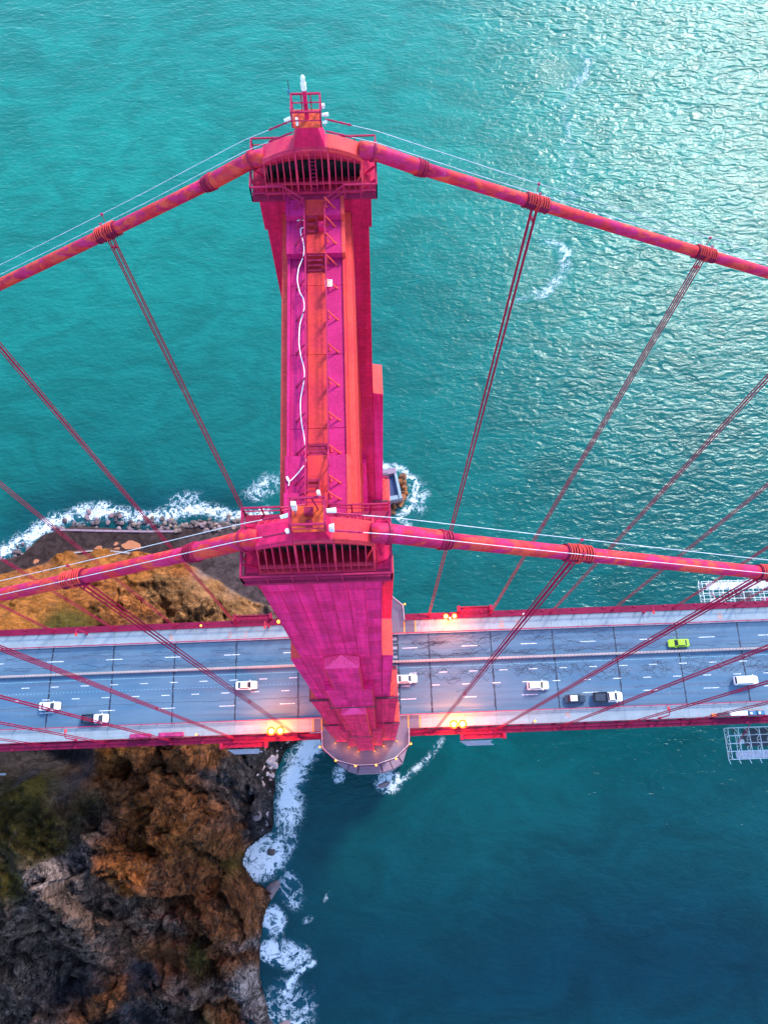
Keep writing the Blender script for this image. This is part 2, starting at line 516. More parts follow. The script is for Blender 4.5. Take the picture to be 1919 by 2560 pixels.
def copy_tree(o, parent=None):
    c = o.copy(); COL.objects.link(c); c.parent = parent
    for ch in list(o.children): copy_tree(ch, c)
    return c

def proto_mesh(mb, name, mat, smooth=False):
    me = bpy.data.meshes.new(name)
    me.from_pydata(mb.v, [], mb.f); me.materials.append(MAT[mat])
    if smooth: me.polygons.foreach_set('use_smooth', [True] * len(me.polygons))
    me.update()
    return me

def zd(x):
    """deck elevation along the bridge"""
    if x > 0: return 69.67 + 0.0142 * x - 0.000012 * x * x
    return 69.67 + 0.0297 * x if x > -300 else 60.8
def graded(v): return (v[0], v[1], v[2] + zd(v[0]))

# numpy fractal noise
def _hash(ix, iy, seed):
    h = (ix * 374761393 + iy * 668265263 + seed * 1442695041) & 0x7fffffff
    h = ((h ^ (h >> 13)) * 1274126177) & 0x7fffffff
    return ((h ^ (h >> 16)) & 0xffff) / 65535.0
def vnoise(x, y, seed=0):
    ix = np.floor(x).astype(np.int64); iy = np.floor(y).astype(np.int64)
    fx = x - ix; fy = y - iy
    fx = fx * fx * (3 - 2 * fx); fy = fy * fy * (3 - 2 * fy)
    a = _hash(ix, iy, seed); b = _hash(ix + 1, iy, seed); c = _hash(ix, iy + 1, seed); d = _hash(ix + 1, iy + 1, seed)
    return (a * (1 - fx) + b * fx) * (1 - fy) + (c * (1 - fx) + d * fx) * fy
def fbm(x, y, oct=5, seed=0, gain=0.5):
    t = np.zeros_like(x); amp = 1.0; tot = 0
    for i in range(oct):
        t += amp * vnoise(x, y, seed + i); tot += amp
        x = x * 2.03 + 11.7; y = y * 2.03 - 7.3; amp *= gain
    return t / tot
def ridged(x, y, oct=5, seed=0):
    t = np.zeros_like(x); amp = 1.0; tot = 0
    for i in range(oct):
        t += amp * (1 - np.abs(2 * vnoise(x, y, seed + i) - 1)); tot += amp
        x = x * 2.03 + 3.1; y = y * 2.03 + 5.7; amp *= 0.5
    return t / tot

def worley(x, y, seed=0):
    """random tilted plane per cell, and the distance to the cell's edge"""
    ix = np.floor(x).astype(np.int64); iy = np.floor(y).astype(np.int64)
    f1 = np.full(x.shape, 9.0); f2 = np.full(x.shape, 9.0); val = np.zeros(x.shape)
    for dx in (-1, 0, 1):
        for dy in (-1, 0, 1):
            cx, cy = ix + dx, iy + dy
            px, py = x - cx - _hash(cx, cy, seed), y - cy - _hash(cx, cy, seed + 7)
            d = np.hypot(px, py)
            near = d < f1
            f2 = np.where(near, f1, np.minimum(f2, d))
            pl = _hash(cx, cy, seed + 13) - 0.5 + (_hash(cx, cy, seed + 17) - 0.5) * 2.2 * px + (_hash(cx, cy, seed + 19) - 0.5) * 2.2 * py
            val = np.where(near, pl, val); f1 = np.where(near, d, f1)
    return val, f2 - f1

# ---------------------------------------------------------------- coast, land, sea
COAST = [(-900, 60), (-300, 30), (-200, 40), (-150, 46), (-125.3, 53), (-116.9, 55.1), (-110.7, 62), (-101.6, 64.5), (-94, 64.2),
         (-80.9, 62.6), (-67.3, 62), (-57.5, 65.5), (-43.2, 63), (-32, 64), (-24, 55), (-18, 35), (-15, 15), (-14.5, 0),
         (-18, -7), (-27, -13), (-30, -20), (-30.8, -30), (-31.0, -36.7), (-38.5, -41.5), (-40.0, -45.8), (-36.5, -51.2), (-30.5, -54.3),
         (-33.3, -60.8), (-34.5, -70.5), (-34, -78), (-31.6, -85.5), (-31, -92), (-29, -120), (-45, -170), (-90, -300), (-400, -700), (-900, -700)]
CP = np.array(COAST)
def coast_sd(x, y):
    """signed distance to the coast: positive on land"""
    d = np.full(x.shape, 1e9); inside = np.zeros(x.shape, bool)
    k = len(CP)
    for i in range(k):
        ax, ay = CP[i]; bx, by = CP[(i + 1) % k]
        ex, ey = bx - ax, by - ay
        t = np.clip(((x - ax) * ex + (y - ay) * ey) / (ex * ex + ey * ey), 0, 1)
        d = np.minimum(d, np.hypot(x - ax - t * ex, y - ay - t * ey))
        c = ((ay > y) != (by > y)) & (x < (bx - ax) * (y - ay) / ((by - ay) if by != ay else 1e-9) + ax)
        inside ^= c
    return np.where(inside, d, -d)

# control points: x, y, z, colour, rockiness
SH = (0.042, 0.027, 0.026); GOLD = (0.25, 0.088, 0.020); ORNG = (0.30, 0.098, 0.026); TAN = (0.27, 0.125, 0.048)
BRN = (0.20, 0.070, 0.026); GRY = (0.16, 0.108, 0.088); OLV = (0.060, 0.045, 0.010); DRK = (0.045, 0.040, 0.046); PAL = (0.28, 0.22, 0.21)
GRV = (0.10, 0.07, 0.07)
CTRL = [
    # shelf road by the water
    (-122, 48, 5.5, SH, 0.05), (-110, 51, 5.5, SH, 0.0), (-95, 56, 5.5, SH, 0.0), (-79, 55, 5.5, SH, 0.0), (-64, 54, 5.5, SH, 0.05),
    (-102.5, 61.0, 5.2, SH, 0.2), (-91, 60, 5.2, SH, 0.1), (-76, 59.3, 5.2, SH, 0.1), (-64, 59, 5.0, SH, 0.1),
    (-52, 48, 5.6, GRV, 0.05), (-45, 41, 6.0, GRV, 0.05), (-40, 52, 5.4, GRV, 0.1), (-36, 42, 5.6, GRV, 0.1), (-30, 50, 4.5, GRY, 0.3),
    # hill toe
    (-121, 44.5, 7.0, GOLD, 0.3), (-110, 46.4, 7.0, ORNG, 0.3), (-99.6, 52.0, 7.0, GOLD, 0.3), (-86, 51.5, 7.2, GOLD, 0.3), (-74, 50.4, 7.0, ORNG, 0.4),
    (-61, 47, 7.0, ORNG, 0.4), (-48, 39.6, 7.0, TAN, 0.4), (-38, 33.6, 6.5, TAN, 0.4),
    # hillside above it
    (-101.5, 32.7, 25, GOLD, 0.35), (-99, 18, 48, GOLD, 0.3), (-84, 21, 40, OLV, 0.3), (-82.7, 36, 20, ORNG, 0.45), (-67, 21.6, 33, BRN, 0.5),
    (-63, 36.7, 14, TAN, 0.55), (-70, 29, 25, ORNG, 0.6), (-46.3, 27, 14, TAN, 0.6), (-55, 24, 22, TAN, 0.6), (-31, 29.7, 7.5, GRY, 0.4), (-92, 42, 15, ORNG, 0.4),
    (-120, 30, 30, GOLD, 0.3), (-120, 15, 50, GOLD, 0.3), (-74, 43, 12, GOLD, 0.4),
    # under the deck
    (-125, 0, 52, OLV, 0.2), (-100, 4, 48, OLV, 0.2), (-72, 0, 42, BRN, 0.4), (-50, 0, 25, BRN, 0.5), (-35, 0, 9, GRY, 0.5), (-24, 5, 4, DRK, 0.6), (-22, 25, 4, GRY, 0.6),
    # seaward cliff
    (-98, -15, 26, DRK, 0.3), (-90, -15, 26, DRK, 0.3), (-82, -15, 28, DRK, 0.3), (-98, -10, 26, DRK, 0.3), (-86, -10, 28, DRK, 0.3), (-89.5, -22.5, 47, OLV, 0.3), (-70.0, -15.5, 44, ORNG, 0.5), (-51.4, -15.5, 29, BRN, 0.7), (-43.5, -15, 13, BRN, 0.7), (-36, -14, 4, DRK, 0.6), (-36, -22, 4, DRK, 0.6), (-33, -28, 3, DRK, 0.6), (-38, -28, 6, DRK, 0.6), (-35, -35, 3, DRK, 0.6), (-40, -20, 7, DRK, 0.7), (-30, -14, 2, DRK, 0.6), (-24, -8, 2, DRK, 0.6),  # first DRK points: invented trench, deck's shadow put into ground colour
    (-95.4, -27, 46, OLV, 0.5), (-85, -33, 44, OLV, 0.5), (-94, -46.3, 43, OLV, 0.45), (-79.3, -42.6, 42, PAL, 0.9), (-79, -53, 35, GRY, 0.9), (-90, -56, 35, GRY, 0.7),
    (-65, -28, 40, BRN, 0.7), (-58, -36, 34, ORNG, 0.7), (-52, -28.7, 25, BRN, 0.7), (-42, -36.6, 13, BRN, 0.7), (-47, -44, 16, BRN, 0.7), (-44.5, -43, 11, OLV, 0.4),
    (-60, -45, 34, ORNG, 0.8), (-60, -54, 30, GRY, 0.9), (-52, -54, 24, BRN, 0.7), (-40, -55, 12, BRN, 0.7), (-36.8, -57.6, 7, BRN, 0.8),
    (-38, -69, 7, BRN, 0.8), (-36.2, -66, 4, PAL, 1.0), (-36, -78, 4.5, PAL, 1.0), (-33.5, -88, 3.5, PAL, 0.9), (-44, -66, 15, BRN, 0.8), (-51, -66, 19, OLV, 0.5), (-48, -76, 15, GRY, 0.9),
    (-41.3, -85.6, 9, BRN, 0.7), (-45, -92, 12, OLV, 0.4), (-59, -68, 13, BRN, 0.5), (-59, -76, 17, GRY, 0.9), (-64, -72, 12, DRK, 0.5), (-66, -84, 10, DRK, 0.5),
    (-72.6, -75, 18, BRN, 0.6), (-86, -64, 24, GRY, 0.8), (-82, -72, 15, DRK, 0.6), (-99, -81, 18, GRY, 0.6), (-88, -84, 12, DRK, 0.6), (-78, -92, 9, DRK, 0.6), (-56, -90, 13, DRK, 0.6),
    # farther land, out of frame
    (-150, 0, 60, OLV, 0.3), (-150, -60, 48, BRN, 0.4), (-140, -100, 30, DRK, 0.5), (-90, -130, 22, BRN, 0.5), (-60, -130, 12, BRN, 0.5), (-250, -40, 95, OLV, 0.3), (-250, -150, 90, BRN, 0.4),
    (-200, 20, 58, GOLD, 0.3), (-450, -60, 150, OLV, 0.3), (-450, -300, 160, OLV, 0.3), (-800, -200, 220, OLV, 0.3), (-150, -220, 70, BRN, 0.4), (-300, 10, 40, GOLD, 0.3),
]
PX = np.array([(c[0], c[1]) for c in CTRL] + [p for p in COAST if p[0] > -250], float)
PZ = np.array([c[2] for c in CTRL] + [0.4] * sum(1 for p in COAST if p[0] > -250), float)
A = np.hypot(PX[:, None, 0] - PX[None, :, 0], PX[:, None, 1] - PX[None, :, 1])
A -= np.eye(len(PX)) * 0.6
k = len(PX)
B = np.zeros((k + 3, k + 3)); B[:k, :k] = A; B[:k, k] = 1; B[:k, k + 1:] = PX; B[k, :k] = 1; B[k + 1:, :k] = PX.T
W = np.linalg.solve(B, np.concatenate([PZ, np.zeros(3)]))
def land_raw(x, y):
    z = np.full(x.shape, W[k]) + W[k + 1] * x + W[k + 2] * y
    for i in range(k):
        z += W[i] * np.hypot(x - PX[i, 0], y - PX[i, 1])
    return z
CX = np.array([(c[0], c[1]) for c in CTRL]); CC = np.array([(*c[3], c[4]) for c in CTRL])
def land_tint(x, y):
    wa = np.where(y > 20, 4.0, 15.0)
    xw = x + (fbm(x * 0.11, y * 0.11, 4, 91) - 0.5) * wa; yw = y + (fbm(x * 0.11, y * 0.11, 4, 95) - 0.5) * wa
    num = np.zeros((len(x), 4)); den = np.zeros(len(x))
    for i in range(len(CX)):
        w = 1.0 / (((xw - CX[i, 0]) ** 2 + (yw - CX[i, 1]) ** 2) + 4.0) ** 2.2
        num += w[:, None] * CC[i]; den += w
    return num / den[:, None]
TOE = np.array([(-300, 25), (-150, 40), (-122, 46), (-110, 48.5), (-99.6, 53.0), (-86, 53.2), (-74, 51.4), (-61, 48), (-48, 40.6), (-38, 34), (-30, 31), (-16, 30)])
def shelf_mask(x, y):
    yt = np.interp(x, TOE[:, 0], TOE[:, 1]) + (fbm(x * 0.25, y * 0.25, 4, 131) - 0.5) * 1.8
    return np.clip((y - yt) / 0.8, 0, 1) * (x < -16)
def land_height(x, y):
    d = coast_sd(x, y)
    t = land_tint(x, y)
    z = land_raw(x, y)
    z = np.maximum(z, np.minimum(0.35 * np.maximum(d, 0), 1.2))
    sm = shelf_mask(x, y)
    flat = np.minimum(5.5, 0.2 + np.maximum(d, 0) * 2.2)
    z = z * (1 - sm) + flat * sm
    gv = np.clip((x + 62) / 14, 0, 1)[:, None]
    patch = (0.75 + 0.5 * fbm(x * 0.13, y * 0.4, 5, 141))[:, None]
    t = t.copy(); t[:, :3] = t[:, :3] * (1 - sm[:, None]) + (np.array(SH) * (1 - gv) + np.array(GRV) * 0.62 * gv) * patch * sm[:, None]
    t[:, 3] = t[:, 3] * (1 - sm) + 0.03 * sm
    rk = t[:, 3]
    amp = np.clip(d / 9.0, 0.12, 1.0) * (0.25 + 1.35 * rk)
    rough = (ridged(x * 0.055 + 0.02 * y, y * 0.045, 6, 5) - 0.55) * 13.0 + (fbm(x * 0.17, y * 0.17, 5, 21, 0.55) - 0.5) * 2.2 + (ridged(x * 0.30 + 0.4 * y, y * 0.22, 4, 41) - 0.5) * 2.0 + (ridged(x * 0.8, y * 0.8, 3, 47) - 0.5) * 1.3
    wx = x + (fbm(x * 0.3, y * 0.3, 3, 161) - 0.5) * 5; wy = y + (fbm(x * 0.3, y * 0.3, 3, 171) - 0.5) * 5
    v1, e1 = worley(wx * 0.085 + wy * 0.03, wy * 0.06, 3); v2, e2 = worley(wx * 0.28, wy * 0.22 - wx * 0.05, 9)
    block = v1 * 9.5 - 1.8 * np.clip(1 - e1 / 0.09, 0, 1) + v2 * 1.9 - 0.5 * np.clip(1 - e2 / 0.12, 0, 1)
    rough = rough + block * np.clip((rk - 0.3) / 0.4, 0, 1)
    shelf = np.clip((rk - 0.08) / 0.22, 0, 1)
    z = z + rough * amp * shelf + (fbm(x * 0.2, y * 0.2, 3, 71) - 0.5) * 0.35 * (1 - shelf)
    # keep the hill clear of the deck and of its trusses
    zmax = 69.67 + 0.0297 * x - 11.0
    near = np.clip((26 - np.abs(y)) / 8.0, 0, 1)
    z = np.where(near > 0, np.minimum(z, zmax + (1 - near) * 30), z)
    sea = -0.28 * np.maximum(-d, 0) + (fbm(x * 0.3, y * 0.3, 4, 61) - 0.5) * 0.9 - 0.25
    z = np.where(d < 0, np.maximum(sea, -7.0), z)
    return z, t, d

def grid_coords(segs):
    out = [segs[0][0]]
    for a, b, st in segs:
        kk = max(1, int(round((b - a) / st)))
        out += list(np.linspace(a, b, kk + 1)[1:])
    return np.array(out)
def grid_mesh(name, xs, ys, z, mat, attrs, cull=None):
    nx, ny = len(xs), len(ys)
    X, Y = np.meshgrid(xs, ys)
    co = np.stack([X.ravel(), Y.ravel(), z], 1).astype(np.float32)
    i = np.arange((nx - 1) * (ny - 1)); r = i // (nx - 1); c = i % (nx - 1)
    q = np.stack([r * nx + c, r * nx + c + 1, (r + 1) * nx + c + 1, (r + 1) * nx + c], 1)
    if cull is not None: q = q[~cull[q].all(1)]
    me = bpy.data.meshes.new(name)
    me.vertices.add(len(co)); me.vertices.foreach_set('co', co.ravel())
    me.loops.add(q.size); me.loops.foreach_set('vertex_index', q.ravel().astype(np.int32))
    me.polygons.add(len(q)); me.polygons.foreach_set('loop_start', (np.arange(len(q)) * 4).astype(np.int32))
    me.polygons.foreach_set('use_smooth', np.ones(len(q), bool))
    me.update(calc_edges=True)
    for nm, (typ, data) in attrs.items():
        at_ = me.attributes.new(nm, typ, 'POINT')
        at_.data.foreach_set('color' if typ == 'FLOAT_COLOR' else 'value', data.astype(np.float32).ravel())
    me.materials.append(MAT[mat])
    o = bpy.data.objects.new(name, me); COL.objects.link(o)
    return o

xs = grid_coords([(-900, -300, 40), (-300, -180, 6), (-180, -135, 1.6), (-135, -12, 0.5), (-12, 10, 3)])
ys = grid_coords([(-700, -200, 40), (-200, -110, 4), (-110, -100, 1.0), (-100, 72, 0.5), (72, 120, 4)])
X, Y = np.meshgrid(xs, ys)
tz, tt, tdist = land_height(X.ravel(), Y.ravel())
rgba = np.concatenate([tt[:, :3], np.ones((len(tt), 1))], 1)
wet = np.clip(1.0 - (tz - 0.2) / 1.8, 0, 1)[:, None] * np.clip((8 - tdist) / 6, 0, 1)[:, None]
rgba[:, :3] = rgba[:, :3] * (1 - 0.75 * wet) + np.array([0.012, 0.012, 0.016]) * 0.75 * wet   # wave-wetted rock
land = grid_mesh('terrain', xs, ys, tz, 'terrain',
                 {'tint': ('FLOAT_COLOR', rgba), 'rocky': ('FLOAT', tt[:, 3])}, cull=(tdist < -26))
tag(land, kind='structure')
def ground_z(x, y):
    return float(land_height(np.array([float(x)]), np.array([float(y)]))[0][0])

# sea: one sheet to the horizon, fine where the foam is
xs = grid_coords([(-9000, -1000, 1000), (-1000, -200, 80), (-200, -130, 3), (-130, 32, 0.7), (32, 200, 1.6), (200, 1000, 80), (1000, 9000, 1000)])
ys = grid_coords([(-9000, -1000, 1000), (-1000, -160, 70), (-160, -100, 3), (-100, 84, 0.7), (84, 330, 1.7), (330, 1000, 60), (1000, 9000, 1000)])
X, Y = np.meshgrid(xs, ys); fx, fy = X.ravel(), Y.ravel()
sdist = np.where((fx > -250) & (fx < 40) & (fy > -300) & (fy < 120), 0, -99.0)
selm = sdist == 0
sdist[selm] = coast_sd(fx[selm], fy[selm])
foam = np.zeros(len(fx))
def blob(x, y, rx, ry, ang, s):
    c, sn = math.cos(ang), math.sin(ang)
    u = ((fx - x) * c + (fy - y) * sn) / rx; v = (-(fx - x) * sn + (fy - y) * c) / ry
    foam[:] = np.maximum(foam, s * np.clip(1.35 - 0.75 * (u * u + v * v), 0, 1))
def streak(pts, w, s):
    d = np.full(len(fx), 1e9)
    for (ax, ay), (bx, by) in zip(pts, pts[1:]):
        ex, ey = bx - ax, by - ay
        t = np.clip(((fx - ax) * ex + (fy - ay) * ey) / (ex * ex + ey * ey), 0, 1)
        d = np.minimum(d, np.hypot(fx - ax - t * ex, fy - ay - t * ey))
    foam[:] = np.maximum(foam, s * np.clip(1.2 - d / w, 0, 1))
# surf along the seaward beach
streak([(-17, -9), (-22, -16), (-25.5, -25), (-26, -33)], 6.2, 0.82)
streak([(-19, -12), (-24, -20), (-26.5, -29)], 4.5, 1.0)
blob(-34, -44.5, 9, 6.5, 0.4, 0.72)
blob(-34, -46, 5, 4, 0.0, 0.9)
blob(-27, -40, 6, 4, 1.2, 0.6)
blob(-25, -54, 4, 6, 0.3, 0.5)
blob(-30, -62, 3.6, 4.4, 0.2, 0.72)
blob(-26.5, -71, 8, 4.0, -0.2, 0.60)
blob(-31.5, -70, 3, 3, 0, 0.8)
streak([(-18.5, -73.5), (-23, -76), (-27, -81)], 1.6, 0.72)
blob(-25.5, -85, 8.0, 8.0, 0, 0.52)
blob(-24, -93, 6, 3, 0.5, 0.6)
blob(-20, -62, 2.0, 1.2, 0.4, 0.45); blob(-14, -56, 2.0, 0.9, 0.9, 0.40)
# round the pier
blob(5.6, -23.8, 4.6, 3.6, 0.0, 0.66)
blob(-10, -21, 2.2, 3.0, 0.0, 0.65)
streak([(8, -24.5), (12, -22), (17, -18.5), (23, -11.5)], 2.0, 0.48)
# landward side: surf against the sea wall
streak([(-126, 55), (-117, 61), (-108, 67)], 5.0, 0.70)
streak([(-108, 67), (-100, 68.5), (-88, 69.5), (-76, 67), (-66, 68.5), (-57, 70), (-46, 66.5), (-34, 67)], 4.2, 0.66)
blob(-95, 70, 9, 4, 0.1, 0.56); blob(-63, 73, 7, 4, 0.2, 0.5); blob(-35, 77, 9, 5, 0.5, 0.45)
# round the far fender
streak([(5, 84), (14, 82.5), (19, 77), (18, 69), (12, 64)], 2.8, 0.64)
blob(19, 72, 5, 8, 0, 0.45); blob(12, 61, 5, 4, 0, 0.48)
# tide lines out in the channel
streak([(99.6, 276.5), (104, 272.5), (101, 263.7), (93.5, 256.5), (90.5, 246.8), (90.3, 227.7), (90.6, 213.8), (88, 200)], 5.0, 0.34)
streak([(104, 273), (101, 263.7), (94, 257)], 4.0, 0.46)
streak([(69, 154), (71.7, 153.4), (76.6, 158.3), (81.5, 164.3), (83.4, 173.6), (79.4, 176.9), (75, 178.5)], 4.0, 0.48)
streak([(62, 152), (71.7, 153.4)], 2.0, 0.45)
foam *= 0.78 + 0.44 * fbm(fx * 0.22, fy * 0.22, 4, 77)
foam *= np.clip(1.0 - np.clip(sdist, 0, 5) / 3.0, 0, 1)
n1 = fbm(fx * 0.012 + 3, fy * 0.012, 4, 33)
side = np.clip((fx - 70 - (fy - 220) * 0.02 - (n1 - 0.5) * 60) / 26.0, -1, 1)
chop = 0.44 + 0.22 * (side * 0.5 + 0.5) + 0.38 * np.clip((fy - 60) / 200, 0, 1) * (side * 0.5 + 0.5)
chop *= np.clip(0.45 + (fy + 60) / 240, 0.32, 1.0)
chop *= 0.62 + 0.76 * fbm(fx * 0.02 + 0.006 * fy, fy * 0.035, 5, 88, 0.6)
# smooth upwellings behind the tide lines
for ux, uy, ur in ((93, 270, 10), (75, 166, 8)):
    chop *= 1 - 0.75 * np.exp(-(((fx - ux) / ur) ** 2 + ((fy - uy) / ur) ** 2))
silt = np.clip(0.18 + (fy + 30) / 300.0 + (n1 - 0.5) * 0.35, 0.03, 1.0)
silt *= 0.72 + 0.28 * np.clip((fy + 45) / 70.0, 0, 1)
silt -= 0.30 * np.exp(-(np.minimum(sdist + 9, 0) / 9.0) ** 2) * (sdist > -60) * np.clip((fy + 10) / 30, 0, 1) * np.clip((-30 - fx) / 12, 0, 1)
silt = np.clip(silt, 0.02, 1)
sea = grid_mesh('sea', xs, ys, np.zeros(len(fx)), 'sea_water',
                {'foam': ('FLOAT', foam), 'chop': ('FLOAT', chop), 'silt': ('FLOAT', silt)}, cull=(sdist > 12))
tag(sea, kind='structure')

# ---------------------------------------------------------------- tower
CY = 13.7                 # cable planes at Y = +-13.7
C1 = 1.067                # tower cell, 3.5 ft
tower = empty('bridge_tower', (0, 0, 13.5))
tag(tower, 'tall crimson steel bridge tower with two stepped legs rising between the roadway lanes', 'tower')
ZP = 222.85               # top platform floor
HX = [3.75, 4.80, 5.87, 6.93]
for s in (-1, 1):
    yo = lambda d: s * (CY + d)          # d: outward distance from the cable plane
    legroot = MB().box(-HX[0], HX[0], yo(-1.8), yo(1.8), 14.0, ZP - 0.15).build('leg', 'crimson', tower)
    # stepped side columns with sloping heads
    for sx in (-1, 1):
        for i, top in ((1, 193.0), (2, 160.0), (3, 120.0)):
            a, b = HX[i - 1] + 0.03, HX[i]
            mb = MB()
            y0, y1 = sorted((yo(-1.78), yo(1.78)))
            xa, xb = sorted((sx * a, sx * b))
            za = top if sx > 0 else top - 0.35
            zb = top - 0.35 if sx > 0 else top
            mb.hexa([(xa, y0, 14), (xb, y0, 14), (xb, y1, 14), (xa, y1, 14)],
                    [(xa, y0, za), (xb, y0, zb), (xb, y1, zb), (xa, y1, za)])
            mb.build('side_column', 'crimson_plate' if i == 1 else 'lamplit_plate', legroot)
            # cap plate on the setback
            MB().hexa([(xa, y0 + .06, za + .012), (xb, y0 + .06, zb + .012), (xb, y1 - .06, zb + .012), (xa, y1 - .06, za + .012)],
                      [(xa, y0 + .06, za + .06), (xb, y0 + .06, zb + .06), (xb, y1 - .06, zb + .06), (xa, y1 - .06, za + .06)]).build('ledge_plate', 'salmon', legroot)
    # capital: broader band just under the platform
    for sx in (-1, 1):
        MB().box(sx * (HX[0] + 0.005), sx * (HX[0] + 0.20), yo(-1.7), yo(1.62), 219.3, ZP - 0.16).build('capital_block', 'crimson', legroot)
    # pilasters, outer and inner face
    for f in (1, -1):
        d0, d1, d2 = f * 1.8, f * (1.8 + C1), f * (1.8 + 2 * C1)
        def pil(hw, da, db, z0, z1, zcap=None):
            mb = MB()
            ya, yb = yo(da) + s * f * 0.02, yo(db)
            if zcap is None:
                mb.box(-hw, hw, ya, yb, z0, z1)
            else:   # pointed head: half pyramid leaning on the wall
                lo = [(-hw, yb, z0), (hw, yb, z0), (hw, ya, z0), (-hw, ya, z0)]
                hi = [(-hw, yb, z1), (hw, yb, z1), (hw, ya, z1), (-hw, ya, z1)]
                vs = lo + hi + [(0, ya, zcap)]
                fs = [(3, 2, 1, 0), (0, 1, 5, 4), (1, 2, 6, 5), (2, 3, 7, 6), (3, 0, 4, 7), (4, 5, 8), (5, 6, 8), (7, 4, 8), (6, 7, 8)]
                if s * f > 0: fs = [tuple(reversed(q)) for q in fs]
                mb.add(vs[:8], fs[:5] + [(4, 5, 6, 7) if s * f < 0 else (7, 6, 5, 4)])
                cvs = [(a_, b_, z1 + 0.004) for a_, b_, _ in hi] + [(0, ya, zcap)]
                cfs = [(0, 1, 4), (1, 2, 4), (3, 0, 4), (2, 3, 4), (3, 2, 1, 0)]
                if s * f > 0: cfs = [tuple(reversed(q)) for q in cfs]
                MB().add(cvs, cfs).build('pilaster_cap', 'cap_pink', legroot)
            if f == 1 and s < 0:
                for sx in (-1, 1):
                    MB().box(sx * (hw - 0.11), sx * (hw + 0.012), yb - 0.03, yb + 0.13, max(z0, 70.1), z1 - 0.02).build('corner_angle', 'vermilion', legroot)
            return mb.build('pilaster', 'crimson_plate' if z1 > 161 else 'lamplit_plate', legroot)
        if f == 1 or True:
            pil(1.63, d0, d1, 177.0, 193.3, 194.6)
            pil(2.70, d0, d1, 119.9, 176.98)
            pil(3.85, d0, d1, 14.0, 119.88)
            pil(1.63, d1, d2, 120.6, 159.2, 160.9)
            pil(1.80, d1, d2, 14.0, 120.58)
    # ledges with railings
    for zl, xw, pw in ((160.0, 5.62, 2.95), (120.0, 6.68, 4.05)):
        for f in (1, -1):
            ya, yb = yo(f * 1.82), yo(f * 2.15)
            for sx in (-1, 1):
                MB().box(sx * (pw + 0.02), sx * (xw + 0.2), ya, yb, zl - 0.10, zl - 0.02).build('ledge', 'dark_crimson', legroot)
        r = MB()
        for f in (1, -1):
            yr, yp = yo(f * 2.08), yo(f * (1.8 + C1 + 0.3))
            pth = [(-xw, yo(0)), (-xw, yr), (-pw - .05, yr), (-pw - .05, yp), (pw + .05, yp), (pw + .05, yr), (xw, yr), (xw, yo(0))]
            if zl < 150:
                y2 = yo(f * (1.8 + 2 * C1 + 0.3))
                pth = [(-xw, yo(0)), (-xw, yr), (-pw + .9, yr), (-pw + .9, yp), (-2.05, yp), (-2.05, y2), (2.05, y2), (2.05, yp), (pw - .9, yp), (pw - .9, yr), (xw, yr), (xw, yo(0))]
            r.rail(pth, zl - 0.02, 1.15, 0.045, 1.3)
        r.build('ledge_railing', 'dark_metal', legroot)

# riveted plates of the near leg's outer face: one mesh of each size, shared
def plate_field(parent, x0, x1, z0, z1, yface, ncol, rowh, s, mat='crimson_plate'):
    w = (x1 - x0) / ncol
    rows = max(1, round((z1 - z0) / rowh)); h = (z1 - z0) / rows
    g = 0.035
    mb = MB().box(-w / 2 + g, w / 2 - g, -0.010, 0.010, -h / 2 + g, h / 2 - g)
    me = proto_mesh(mb, 'plate', mat)
    for r in range(rows):
        for c in range(ncol):
            inst('plate', me, parent, (x0 + w * (c + 0.5), yface + s * (0.006 + 0.008 * random.random()), z0 + h * (r + 0.5)))
near_leg = [o for o in tower.children if o.name.startswith('leg')][0]
far_leg = [o for o in tower.children if o.name.startswith('leg')][1]
plate_field(near_leg, -3.74, 3.74, 194.8, 219.2, -15.5, 7, 3.0, -1)
plate_field(near_leg, -3.74, 3.74, 219.25, 222.6, -15.5, 7, 3.0, -1)
plate_field(near_leg, -3.74, -1.66, 177.1, 194.75, -15.5, 2, 3.0, -1)
plate_field(near_leg, 1.66, 3.74, 177.1, 194.75, -15.5, 2, 3.0, -1)
plate_field(near_leg, -1.62, 1.62, 177.1, 193.2, -15.5 - C1, 3, 3.0, -1)
plate_field(near_leg, -2.69, 2.69, 160.1, 176.9, -15.5 - C1, 5, 3.2, -1)
for sx in (-1, 1):
    a, b = sorted((sx * 3.80, sx * 4.79))
    plate_field(near_leg, a, b, 160.1, 192.5, -15.48, 1, 3.2, -1)
    a, b = sorted((sx * 4.85, sx * 5.86))
    plate_field(near_leg, a, b, 120.3, 159.5, -15.48, 1, 3.0, -1, 'lamplit_plate')
    a, b = sorted((sx * 3.80, sx * 4.79))
    plate_field(near_leg, a, b, 70.2, 159.8, -15.48, 1, 3.0, -1, 'lamplit_plate')
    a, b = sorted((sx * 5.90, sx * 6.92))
    plate_field(near_leg, a, b, 70.2, 119.5, -15.48, 1, 3.0, -1, 'lamplit_plate')
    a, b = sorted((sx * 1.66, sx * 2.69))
    plate_field(near_leg, a, b, 120.2, 159.9, -15.5 - C1, 1, 3.0, -1, 'lamplit_plate')
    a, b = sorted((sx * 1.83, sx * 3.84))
    plate_field(near_leg, a, b, 70.2, 119.8, -15.5 - C1, 2, 3.0, -1, 'lamplit_plate')
    a, b = sorted((sx * 2.72, sx * 3.74))
    plate_field(near_leg, a, b, 160.1, 177.0, -15.5, 1, 3.2, -1)
plate_field(far_leg, 2.45, 3.74, 150.0, 222.6, CY - 1.8, 1, 3.0, -1, 'crimson')
plate_field(near_leg, -1.62, 1.62, 121, 159.1, -15.5 - 2 * C1, 3, 3.0, -1, 'lamplit_plate')
